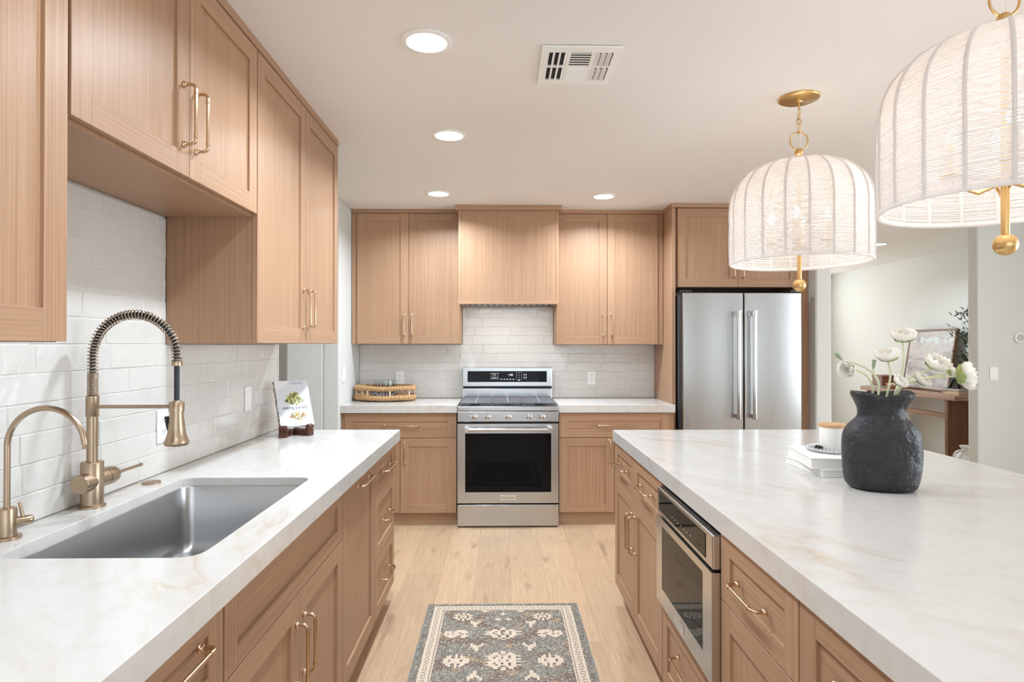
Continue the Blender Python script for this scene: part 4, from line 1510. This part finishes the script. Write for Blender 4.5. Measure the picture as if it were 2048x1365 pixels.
kk = N('leafy_spine'); v_ = kk.coords((70, 70, 70)); kk.l(kk.ramp(kk.noise(v_, 1.0, 3.0), [(0.42, lin(70, 74, 62)), (0.5, lin(150, 146, 128)), (0.6, lin(232, 232, 232))]), kk.b.inputs['Base Color']); g.build('spine', kk.m, t)


def blob_art(name, cu, cv_, ru, rv, pal, n, seed, parent, shape='up'):
    rnd = random.Random(seed)
    g = G()
    for i in range(n):
        a, q = rnd.uniform(0, 2 * PI), math.sqrt(rnd.random())
        u, v = cu + ru * q * math.cos(a), cv_ + rv * q * math.sin(a)
        if shape == 'up':
            u = cu + (u - cu) * (1.25 - 0.8 * (v - cv_ + rv) / (2 * rv))
        L_, W_, an = rnd.uniform(0.004, 0.012), rnd.uniform(0.002, 0.0045), rnd.uniform(0, PI)
        d = 0.0004 + i * 0.000006
        pts = []
        for k in range(8):
            b = 2 * PI * k / 8
            x, y = L_ * math.cos(b), W_ * math.sin(b)
            pts.append(pl(u + x * math.cos(an) - y * math.sin(an), v + x * math.sin(an) + y * math.cos(an), d))
        g.poly(pts, rnd.randrange(len(pal)))
    return g.build(name, pal, parent, recalc=False)


FOOD1 = [plain('leaf_green', lin(120, 132, 66), 0.5), plain('pale_pasta', lin(232, 216, 172), 0.5), plain('olive_dark', lin(84, 90, 52), 0.5), plain('lime', lin(196, 198, 110), 0.5)]
FOOD2 = [plain('toast_orange', lin(206, 150, 88), 0.5), plain('cream_food', lin(240, 228, 204), 0.5), plain('leaf_two', lin(140, 146, 84), 0.5), plain('brown_food', lin(150, 106, 66), 0.5)]
blob_art('salad_picture', 0.004, 0.148, 0.044, 0.034, FOOD1, 120, 1, cv)
blob_art('dish_picture', 0.010, 0.052, 0.036, 0.018, FOOD2, 90, 2, cv, 'flat')
g = G()
text_faces(g, 'eating purely.', 0.0235, lambda u, v, d: pl(0.004 + u * 1.02, 0.098 + v, d + 0.0004))
for k_ in range(2):
    pass
g.build('title', plain('title_ink', lin(52, 54, 60), 0.6), cv, recalc=False)
g = G()
for (u0_, u1_, v_, h_) in ((-0.005, 0.062, 0.234, 0.0012), (0.0, 0.055, 0.229, 0.0008), (-0.05, 0.058, 0.084, 0.0008), (-0.03, 0.045, 0.022, 0.0007)):
    g.poly([pl(u0_, v_ - h_, 0.0004), pl(u1_, v_ - h_, 0.0004), pl(u1_, v_ + h_, 0.0004), pl(u0_, v_ + h_, 0.0004)])
g.poly([pl(-0.0838, 0.2475, 0.0003)] + [pl(-0.0838 + 0.066 * math.cos(a), 0.2475 - 0.044 * math.sin(a), 0.0003) for a in [i * PI / 2 / 12 for i in range(13)]], 1)
g.build('cover_print', [plain('grey_ink', lin(150, 154, 162), 0.6), plain('plate_white', lin(246, 246, 246), 0.3)], cv, recalc=False)

# ------------------------------------------------------------------ woven tray with glass bowl and napkin
tx, ty = -0.948, 5.135
ta, tb = 0.232, 0.158
t = thing('woven_tray', 'oval seagrass tray with two thick rope rims on the left back counter', 'tray', (tx, ty, ZT))


def rope_ring(z, r, a_, b_, twist):
    g = G()
    n = 150
    for k in range(n):                                     # wound strands, slightly raised one from the next
        pass
    pts, rr = [], []
    for k in range(n * 2):
        a = 2 * PI * k / (n * 2)
        pts.append((tx + a_ * math.cos(a), ty + b_ * math.sin(a), z + 0.002 * math.sin(5 * a)))
        rr.append(r * 0.80)
    g.tube(pts, rr, 12, closed=True)
    # wrapping strand
    hp = []
    turns = 66
    for k in range(turns * 8):
        f = k / (turns * 8)
        a = 2 * PI * f
        c = Vector((tx + a_ * math.cos(a), ty + b_ * math.sin(a), z + 0.002 * math.sin(5 * a)))
        o_ = Vector((math.cos(a), math.sin(a), 0))
        p = 2 * PI * turns * f
        hp.append(c + (r - 0.0045) * (math.cos(p) * o_ + math.sin(p) * Vector((0, 0, 1))))
    g.tube(hp, 0.0066, 7, closed=True)
    return g


rope_ring(ZT + 0.0290, 0.0235, ta, tb, 1).build('lower_rim', SEAGRASS, t, smooth=70)
rope_ring(ZT + 0.1040, 0.0210, ta + 0.002, tb + 0.002, 1).build('upper_rim', SEAGRASS, t, smooth=70)
g = G(); g.lathe([(0.0, 0), (1.0, 0), (1.0, 0.008), (0.0, 0.008)], (tx, ty, ZT + 0.006), 48, sx=ta - 0.015, sy=tb - 0.015); g.build('base', SEAGRASS, t)
for k_ in range(8):
    a = 2 * PI * (k_ + 0.35) / 8
    x, y = tx + (ta + 0.004) * math.cos(a), ty + (tb + 0.004) * math.sin(a)
    g = G(); g.tube([(x, y, ZT + 0.030), (x, y, ZT + 0.103)], 0.007, 8); g.build('post', plain('pale_post', lin(222, 206, 180), 0.7) if 'pale_post' not in bpy.data.materials else bpy.data.materials['pale_post'], t, smooth=50)
g = G(); g.lathe([(0, 0.003), (0.070, 0.003), (0.088, 0.010), (0.0945, 0.03), (0.093, 0.09), (0.090, 0.150), (0.0885, 0.150), (0.0915, 0.09), (0.093, 0.03), (0.087, 0.012), (0.070, 0.006), (0, 0.006)], (tx - 0.005, ty + 0.030, ZT + 0.0145), 48)
tag(g.build('glass_bowl', GLASS, org=(tx, ty + 0.030, ZT + 0.016), smooth=60), 'clear glass bowl vase standing inside the woven tray', 'vase')
kk = N('striped_cloth'); v_ = kk.coords((120, 26, 60)); kk.l(kk.ramp(kk.noise(v_, 1.0, 2.0), [(0.42, lin(48, 50, 60)), (0.55, lin(150, 140, 140)), (0.65, lin(84, 80, 86))]), kk.b.inputs['Base Color']); kk.set(Roughness=0.9)
g = G(); n_ = 14
rows = []
for i in range(n_ + 1):
    x = tx - 0.10 + 0.20 * i / n_
    rows.append([(x, ty - 0.120 + 0.048 * j / 8, ZT + 0.0175 + 0.040 * math.sin(PI * (j + 1) / 10) + 0.012 * abs(math.sin(i * 0.9 + j * 0.5))) for j in range(9)])
for i in range(n_):
    for j in range(8):
        g.poly([rows[i][j], rows[i + 1][j], rows[i + 1][j + 1], rows[i][j + 1]])
DKCLOTH = kk.m
o = g.build('folded_napkin', DKCLOTH, org=(tx, ty - 0.09, ZT + 0.016))
md = o.modifiers.new('thick', 'SOLIDIFY'); md.thickness = 0.002
tag(o, 'dark striped cloth napkin folded in the tray in front of the glass bowl', 'napkin')

# ------------------------------------------------------------------ things on the island
VX, VY = 1.209, 1.962
t = thing('clay_vase', 'rough black clay vase with flared neck on the island', 'vase', (VX, VY, ZT))
prof = [(0.070, 0.0), (0.100, 0.001), (0.112, 0.006), (0.121, 0.022), (0.1275, 0.060), (0.1305, 0.110), (0.1295, 0.150), (0.124, 0.178), (0.110, 0.200), (0.090, 0.217), (0.080, 0.227),
        (0.0775, 0.240), (0.0795, 0.255), (0.087, 0.272), (0.099, 0.289), (0.1035, 0.297), (0.1020, 0.305), (0.096, 0.307), (0.088, 0.299), (0.078, 0.284), (0.070, 0.262), (0.067, 0.235), (0.070, 0.21), (0.06, 0.19), (0.0, 0.185)]
g = G()
rot_ = math.radians(14)
rings = []
seg = 96
for r, z in prof:
    ring = []
    for k in range(seg):
        a = 2 * PI * k / seg
        # superellipse plan: broad and rather flat
        ca, sa = math.cos(a), math.sin(a)
        e = 2.25
        q = (abs(ca) ** e + abs(sa / 1.0) ** e) ** (-1 / e)
        x, y = r * q * ca * 0.875, r * q * sa * 0.70
        w_ = (0.0060 * noise.noise((x * 14, y * 14, z * 14)) + 0.0028 * noise.noise((x * 45, y * 45, z * 45))) if 0.004 < z else 0
        x *= 1 + w_ / max(r, 0.05)
        y *= 1 + w_ / max(r, 0.05)
        dent = math.exp(-((a - 4.62) / 0.30) ** 2) * max(0.0, min(1.0, (z - 0.25) / 0.05))
        x *= 1 - 0.25 * dent
        y *= 1 - 0.30 * dent
        zz = z + (0.003 * math.sin(a * 2 + 1) + 0.002 * math.sin(3 * a) if z > 0.28 else 0) - 0.012 * dent
        ring.append((VX + x * math.cos(rot_) + y * math.sin(rot_), VY - x * math.sin(rot_) + y * math.cos(rot_), ZT + 0.0006 + zz))
    rings.append(ring)
g.loops(rings, 0, False, True, True)
o = g.build('vase_body', CLAY, t, smooth=70)
md = o.modifiers.new('sub', 'SUBSURF'); md.levels = 1; md.render_levels = 1

# white books, glass dish, candle, beads
GBK = 'white books on the island'


def book(name, label, c, ang, w_, d_, h_, z, cover, pages, group, cat='book'):
    """lying book: w_ along its spine-to-edge, d_ along the spine"""
    u = Vector((math.cos(ang), math.sin(ang), 0)); v = Vector((-math.sin(ang), math.cos(ang), 0))
    c = Vector((c[0], c[1], z))
    t = thing(name, label, cat, c, group)
    g = G()
    g.obox(c + Vector((0, 0, 0.0013)), u * w_ / 2, v * d_ / 2, (0, 0, 0.0013))
    g.obox(c + Vector((0, 0, h_ - 0.0013)), u * w_ / 2, v * d_ / 2, (0, 0, 0.0013))
    g.obox(c + Vector((0, 0, h_ / 2)) + u * (w_ / 2 - 0.0015), u * 0.0015, v * d_ / 2, (0, 0, h_ / 2 - 0.002))
    g.build('cover', cover, t, bevel=0.0007)
    g = G(); g.obox(c + Vector((0, 0, h_ / 2)) - u * 0.001, u * (w_ / 2 - 0.0045), v * (d_ / 2 - 0.0045), (0, 0, h_ / 2 - 0.0028)); g.build('pages', pages, t)
    return t


book('coffee_table_book', 'thinner white book at the bottom of the pair beside the black vase', (1.211, 2.262), 0.02, 0.22, 0.275, 0.025, ZT + 0.0005, COVER, PAGE, GBK)
book('coffee_table_book', 'thick white book on top of the pair, under the glass dish', (1.206, 2.262), -0.16, 0.225, 0.278, 0.037, ZT + 0.0262, COVER, PAGE, GBK)
ZBK = ZT + 0.0638
t = thing('glass_dish', 'clear beaded glass dish on the white books under the candle jar', 'dish', (1.222, 2.285, ZBK))
g = G(); g.lathe([(0, 0.001), (0.078, 0.001), (0.084, 0.004), (0.082, 0.006), (0.0, 0.0055)], (1.222, 2.285, ZBK), 40); g.build('plate', DISH, t, smooth=50)
g = G()
for k in range(40):
    a = 2 * PI * k / 40
    g.sphere((1.222 + 0.082 * math.cos(a), 2.285 + 0.082 * math.sin(a), ZBK + 0.0095), 0.0062, 10)
g.build('beaded_edge', DISH, t, smooth=80)
t = thing('candle_jar', 'white ceramic candle jar with pale wooden lid beside the black vase', 'candle', (1.226, 2.285, ZBK + 0.007))
g = G(); g.lathe([(0, 0), (0.040, 0), (0.0435, 0.003), (0.0475, 0.080), (0.0465, 0.082), (0, 0.082)], (1.226, 2.285, ZBK + 0.0072), 40); g.build('jar', CERAM, t, smooth=40)
g = G(); g.lathe([(0, 0), (0.0485, 0), (0.0495, 0.002), (0.0495, 0.009), (0.0485, 0.011), (0, 0.011)], (1.226, 2.285, ZBK + 0.0894), 40); g.build('lid', LIDW, t, smooth=40)
t = thing('bead_string', 'small black beads in the glass dish left of the candle jar', 'beads', (1.165, 2.265, ZBK + 0.007))
g = G()
for k in range(12):
    a = k * 0.7
    g.sphere((1.163 + 0.010 * math.cos(a), 2.268 + 0.015 * math.sin(a), ZBK + 0.0115 + 0.006 * (k // 6)), 0.0052, 10)
g.build('beads', BLACK, t, smooth=80)


# flowers
def I2W(px, py, D):
    """point of the place seen at photo pixel (px, py) at depth D"""
    return Vector(((px - 1002.0) * D / F, D, HC + (690.0 - py) * D / F))


def petal(g, c, ax, side, up, L_, W_, cup, seed, m=0):
    """curved ruffled petal growing from c along ax, curling to up"""
    rnd = random.Random(seed)
    nu, nv = 7, 6
    grid = []
    ph = rnd.uniform(0, 6)
    for i in range(nu + 1):
        f = i / nu
        ang = cup * f
        p = c + ax * (L_ * math.sin(ang) / cup if cup > 0.01 else L_ * f) * 1.0 + up * (L_ * (1 - math.cos(ang)) / cup if cup > 0.01 else 0)
        wd = W_ * (math.sin(PI * (0.12 + 0.76 * f)) ** 0.7)
        row = []
        for j in range(nv + 1):
            s_ = 2 * j / nv - 1
            ruff = 0.07 * L_ * f * f * math.sin(7 * s_ + ph) + 0.04 * L_ * f * rnd.uniform(-1, 1)
            row.append(p + side * wd * s_ + up * (0.35 * wd * s_ * s_ + ruff) - ax * (0.12 * L_ * f * s_ * s_))
        grid.append(row)
    for i in range(nu):
        for j in range(nv):
            g.poly([grid[i][j], grid[i + 1][j], grid[i + 1][j + 1], grid[i][j + 1]], m)


def frame_of(d):
    d = d.normalized()
    a = d.orthogonal().normalized()
    return d, a, d.cross(a)


def flower(head, face, root, mid, size, label, seed, kind='bloom', sep=2):
    rnd = random.Random(seed)
    size *= 1.28
    root = Vector(root)
    t = thing('white_flower' if kind == 'bloom' else 'flower_bud', label, 'flower' if kind == 'bloom' else 'bud', root, 'white flowers in the black vase')
    d, a, b = frame_of(face)
    back = head - d * size * 0.25
    off = Vector((mid.x - VX, mid.y - VY, 0)) * 0.55
    lim = 0.052
    if off.length > lim:
        off = off.normalized() * lim
    off.y *= 0.5
    exit_ = Vector((VX, VY, ZT + 0.305)) + off
    cv1 = exit_ + (exit_ - root).normalized() * 0.05
    pts = [root.lerp(exit_, i / 4) for i in range(4)]
    for i in range(10):
        f = i / 9
        a0, a1, a2 = exit_.lerp(cv1, f), cv1.lerp(mid, f), mid.lerp(back, f)
        pts.append(a0.lerp(a1, f).lerp(a1.lerp(a2, f), f))
    ns_ = len(pts)
    g = G(); g.tube(pts, [0.0036 - 0.0007 * i / ns_ for i in range(ns_)], 8); g.build('stem', STEM, t, smooth=80)
    if kind == 'bud':
        g = G()
        rings = []
        for f, r in ((-0.9, 0.15), (-0.5, 0.55), (0.0, 0.8), (0.45, 0.72), (0.9, 1.0), (1.0, 0.5)):
            rings.append([back + d * size * (f + 0.9) + (a * math.cos(2 * PI * k / 12) + b * math.sin(2 * PI * k / 12)) * size * 0.42 * r for k in range(12)])
        g.loops(rings); g.build('pod', BUDM, t, smooth=60)
        return t
    g = G()
    n = 0
    for layer, (cnt, L_, cup, w_) in enumerate(((6, 1.0, 1.25, 0.52), (6, 0.92, 1.65, 0.50), (5, 0.74, 2.0, 0.42), (4, 0.5, 2.3, 0.3))):
        for k in range(cnt):
            an = 2 * PI * (k + 0.5 * layer + rnd.uniform(-0.12, 0.12)) / cnt
            ax = a * math.cos(an) + b * math.sin(an)
            petal(g, head - d * size * 0.2, ax, d.cross(ax), d, size * L_ * rnd.uniform(0.92, 1.08), size * w_, cup, seed * 50 + n)
            n += 1
    o = g.build('petals', PETAL, t, smooth=180, recalc=False)
    g = G()
    for k in range(sep):
        an = 2 * PI * k / max(sep, 1) + rnd.uniform(0, 0.5) - 1.9
        ax = (a * math.cos(an) + b * math.sin(an))
        petal(g, head - d * size * 0.27, ax, d.cross(ax), d, size * 0.66, size * 0.34, 0.8, seed * 77 + k)
    g.build('sepals', SEPAL, t, smooth=180, recalc=False)
    return t


DV = 1.985


def root_at(px, k):
    return (VX + (px - 1790) / 631.0 * 0.35, VY + 0.012 * ((k * 37) % 5 - 2), ZT + 0.205)


fl = [
    # head pixel, depth, facing, size, stem bend pixel
    ((1815, 676), 1.99, (-0.15, -0.35, 0.9), 0.041, (1822, 745), 'open white flower standing highest above the black vase', 3),
    ((1783, 716), 1.97, (-0.25, -0.2, 0.95), 0.040, (1792, 750), 'white flower left of the highest one, facing upward over the vase', 2),
    ((1702, 738), 1.96, (-0.75, -0.55, -0.25), 0.030, (1738, 745), 'white flower leaning farthest left of the vase', 2),
    ((1880, 731), 1.97, (0.2, -0.55, 0.8), 0.043, (1840, 752), 'pointed white flower right of the vase rim, left of the largest one', 3),
    ((1936, 753), 1.95, (0.92, -0.38, 0.1), 0.050, (1868, 757), 'largest frilly white flower at the far right of the bunch', 3),
    ((1911, 744), 2.02, (0.75, -0.2, 0.6), 0.026, (1868, 760), 'small white flower tucked behind the largest one', 2),
    ((1806, 766), 1.93, (0.3, -0.7, 0.6), 0.026, (1800, 778), 'small white flower low above the middle of the vase rim', 2),
    ((1850, 762), 1.96, (0.5, -0.6, 0.6), 0.030, (1826, 770), 'half-open white flower low over the right side of the vase rim', 2),
]
for k, ((px, py), D_, fc, sz, (bx_, by_), lab, ns) in enumerate(fl):
    flower(I2W(px, py, D_), Vector(fc), root_at((px + 1790 * 2) / 3, k), I2W(bx_, by_, D_), sz, lab, k + 3, 'bloom', ns)
flower(I2W(1688, 718, 1.99), Vector((-0.7, -0.2, 0.6)), root_at(1770, 2), I2W(1755, 735, 1.99), 0.015, 'small pale bud at the far left tip of the bunch', 31, 'bud')
flower(I2W(1754, 737, 1.99), Vector((0.05, -0.1, 1)), root_at(1772, 4), I2W(1755, 765, 1.99), 0.013, 'short upright grey-green bud left of the middle stems', 32, 'bud')

# ------------------------------------------------------------------ living room beyond: console with decor
CX0, CX1, CY0, CY1 = 4.70, 5.10, 6.38, 8.08
t = thing('console_table', 'brown wooden console table against the far wall behind the flowers', 'console table', (4.9, 7.2, 0))
g = G(); g.box(CX0, CX1, CY0, CY1, 0.785, 0.835); g.build('tabletop', TBLY, t, bevel=0.004)
for y in (6.50, CY1 - 0.16):
    g = G(); g.box(CX0 + 0.012, CX1 - 0.01, y, y + 0.045, 0.0, 0.785); g.build('leg', TBL, t, bevel=0.003)
g = G(); g.box(CX0 + 0.15, CX0 + 0.20, 6.545, CY1 - 0.16, 0.565, 0.615); g.build('stretcher', TBLY, t, bevel=0.002)
# painting leaning on the wall
t = thing('painting', 'grey abstract landscape painting in a thin wooden frame leaning on the console', 'painting', (5.06, 7.25, 0.836))
lx = Vector((0.115, 0, 0.72)).normalized()
nx_ = Vector((-lx.z, 0, lx.x))
c = Vector((4.985, 7.25, 0.838)) + lx * 0.36
g = G()
hw, hh = 0.395, 0.360
for (cc, a, b) in ((c + Vector((0, hw - 0.010, 0)), Vector((0, 0.010, 0)), lx * hh), (c - Vector((0, hw - 0.010, 0)), Vector((0, 0.010, 0)), lx * hh)):
    g.obox(cc, a, b, nx_ * 0.019)
for s_ in (-1, 1):
    g.obox(c + lx * s_ * (hh - 0.010), Vector((0, hw - 0.020, 0)), lx * 0.010, nx_ * 0.019)
g.build('frame', TBL, t, bevel=0.001)
kk = N('abstract_paint')
v_ = kk.coords((1.2, 2.0, 7.0)); n1 = kk.noise(v_, 1.0, 5.0, 0.6, 0.6)
colr = kk.ramp(n1, [(0.30, lin(128, 118, 114)), (0.45, lin(172, 164, 161)), (0.58, lin(190, 184, 181)), (0.72, lin(152, 147, 148))])
v2 = kk.coords((2.0, 3.0, 4.5)); n2 = kk.noise(v2, 1.3, 2.0)
kk.l(kk.mix(kk.ramp(n2, [(0.56, 0.0), (0.62, 1.0)]), colr, lin(196, 203, 203)), kk.b.inputs['Base Color']); kk.set(Roughness=0.6)
g = G(); g.obox(c + nx_ * 0.004, Vector((0, hw - 0.020, 0)), lx * (hh - 0.020), nx_ * 0.010); g.build('canvas', kk.m, t)
# books, dark figure, box, bowl, olive branches, urn
book('console_book', 'tan book lying at the bottom of the small pile on the console', (4.885, 6.60), 0.1, 0.16, 0.22, 0.045, 0.8355, plain('tan_cover', lin(150, 128, 112), 0.6), TANPAGE, 'books on the console')
book('console_book', 'dark-covered book on top of the small pile on the console', (4.880, 6.615), 0.25, 0.15, 0.20, 0.020, 0.881, DKCOVER, PAGE, 'books on the console')
t = thing('sculpture', 'small black knot sculpture on the console books before the painting', 'sculpture', (4.88, 6.62, 0.902))
g = G()
pts = [(4.875 + 0.05 * math.sin(a) * 0.6, 6.62 + 0.055 * math.cos(a), 0.962 + 0.045 * math.sin(2 * a)) for a in [2 * PI * i / 40 for i in range(40)]]
g.tube(pts, 0.014, 10, closed=True)
g.build('knot', BLACK, t, smooth=80)
t = thing('wooden_box', 'dark wooden box on the console left of the painting', 'box', (4.86, 7.86, 0.836))
g = G(); g.box(4.78, 4.96, 7.74, 7.95, 0.8525, 0.955); g.build('box', BOXW, t, bevel=0.004)
g = G(); g.box(4.775, 4.965, 7.735, 7.955, 0.9555, 0.985); g.build('lid', BOXW, t, bevel=0.004)
g = G(); g.box(4.72, 5.0, 7.70, 8.0, 0.8355, 0.852)
tag(g.build('console_tray', plain('grey_tray', lin(170, 168, 164), 0.6), org=(4.86, 7.85, 0.8355), bevel=0.002), 'flat grey tray under the dark wooden box on the console', 'tray')
t = thing('copper_bowl', 'small copper-coloured bowl on the console behind the flower stems', 'bowl', (4.86, 7.52, 0.8355))
g = G(); g.lathe([(0, 0), (0.05, 0), (0.09, 0.03), (0.10, 0.065), (0.096, 0.065), (0.085, 0.032), (0.04, 0.008), (0, 0.008)], (4.80, 7.52, 0.836), 32); g.build('bowl', plain('copper_glaze', lin(196, 132, 98), 0.4), t, smooth=60)

# olive branches in a dark pot, mostly hidden by the wall end
t = thing('olive_branches', 'dark green olive branches standing by the wall edge right of the painting', 'plant', (4.99, 6.46, 0.836))
g = G(); g.lathe([(0, 0), (0.05, 0), (0.065, 0.05), (0.06, 0.14), (0.045, 0.17), (0.040, 0.17), (0.05, 0.12), (0, 0.02)], (5.02, 6.46, 0.8355), 28); g.build('pot', BLACK, t, smooth=60)
rnd = random.Random(21)
br, lf = G(), G()
for k in range(44):
    lev = rnd.choice((0.0, 0.0, 1.0, 1.0, 2.0, 2.0))
    tip = Vector((4.80 + rnd.uniform(-0.06, 0.16) + 0.02, 6.40 + rnd.uniform(-0.15, 0.2), (1.22, 1.50, 1.71)[int(lev)] + rnd.uniform(-0.06, 0.06)))
    p0 = Vector((5.02, 6.46, 0.96))
    m_ = Vector((5.02 + rnd.uniform(-0.04, 0.03), 6.46 + rnd.uniform(-0.03, 0.03), tip.z - 0.05 + rnd.uniform(-0.08, 0.03)))
    pts = [p0.lerp(m_, i / 10).lerp(m_.lerp(tip, i / 10), i / 10) for i in range(11)]
    br.tube(pts, [0.003 - 0.00022 * i for i in range(11)], 5)
    for i in range(4, 11):
        for s_ in (-1, 1):
            if rnd.random() < 0.12:
                continue
            p = pts[i]
            dirv = (pts[i] - pts[i - 1]).normalized()
            ld_ = (dirv * 0.7 + Vector((rnd.uniform(-0.5, 0.5), rnd.uniform(-0.5, 0.5), rnd.uniform(-0.5, 0.4))) + dirv.orthogonal() * s_ * 0.5).normalized()
            sd = ld_.cross(Vector((rnd.uniform(-1, 1), rnd.uniform(-1, 1), 1))).normalized()
            up_ = sd.cross(ld_)
            L_ = rnd.uniform(0.05, 0.085)
            W_ = 0.0095
            lf.poly([p, p + ld_ * L_ * 0.35 + sd * W_ + up_ * 0.002, p + ld_ * L_, p + ld_ * L_ * 0.35 - sd * W_ + up_ * 0.002])
br.build('branches', BARK, t, smooth=80)
lf.build('leaves', OLIVE, t, recalc=False)
t = thing('urn', 'white urn on the floor near the console leg, just above the island edge', 'urn', (4.36, 5.72, 0))
g = G(); g.lathe([(0, 0), (0.08, 0), (0.15, 0.08), (0.17, 0.20), (0.14, 0.31), (0.075, 0.37), (0.07, 0.40), (0.088, 0.425), (0.080, 0.425), (0.06, 0.39), (0, 0.36)], (4.36, 5.72, 0.0005), 40); g.build('urn_body', URN, t, smooth=60)
g = G(); g.tube(arc((4.36 - 0.10, 5.72, 0.33), 0.055, 0.9, PI * 1.25, 14), 0.011, 10); g.build('handle', URN, t, smooth=80)
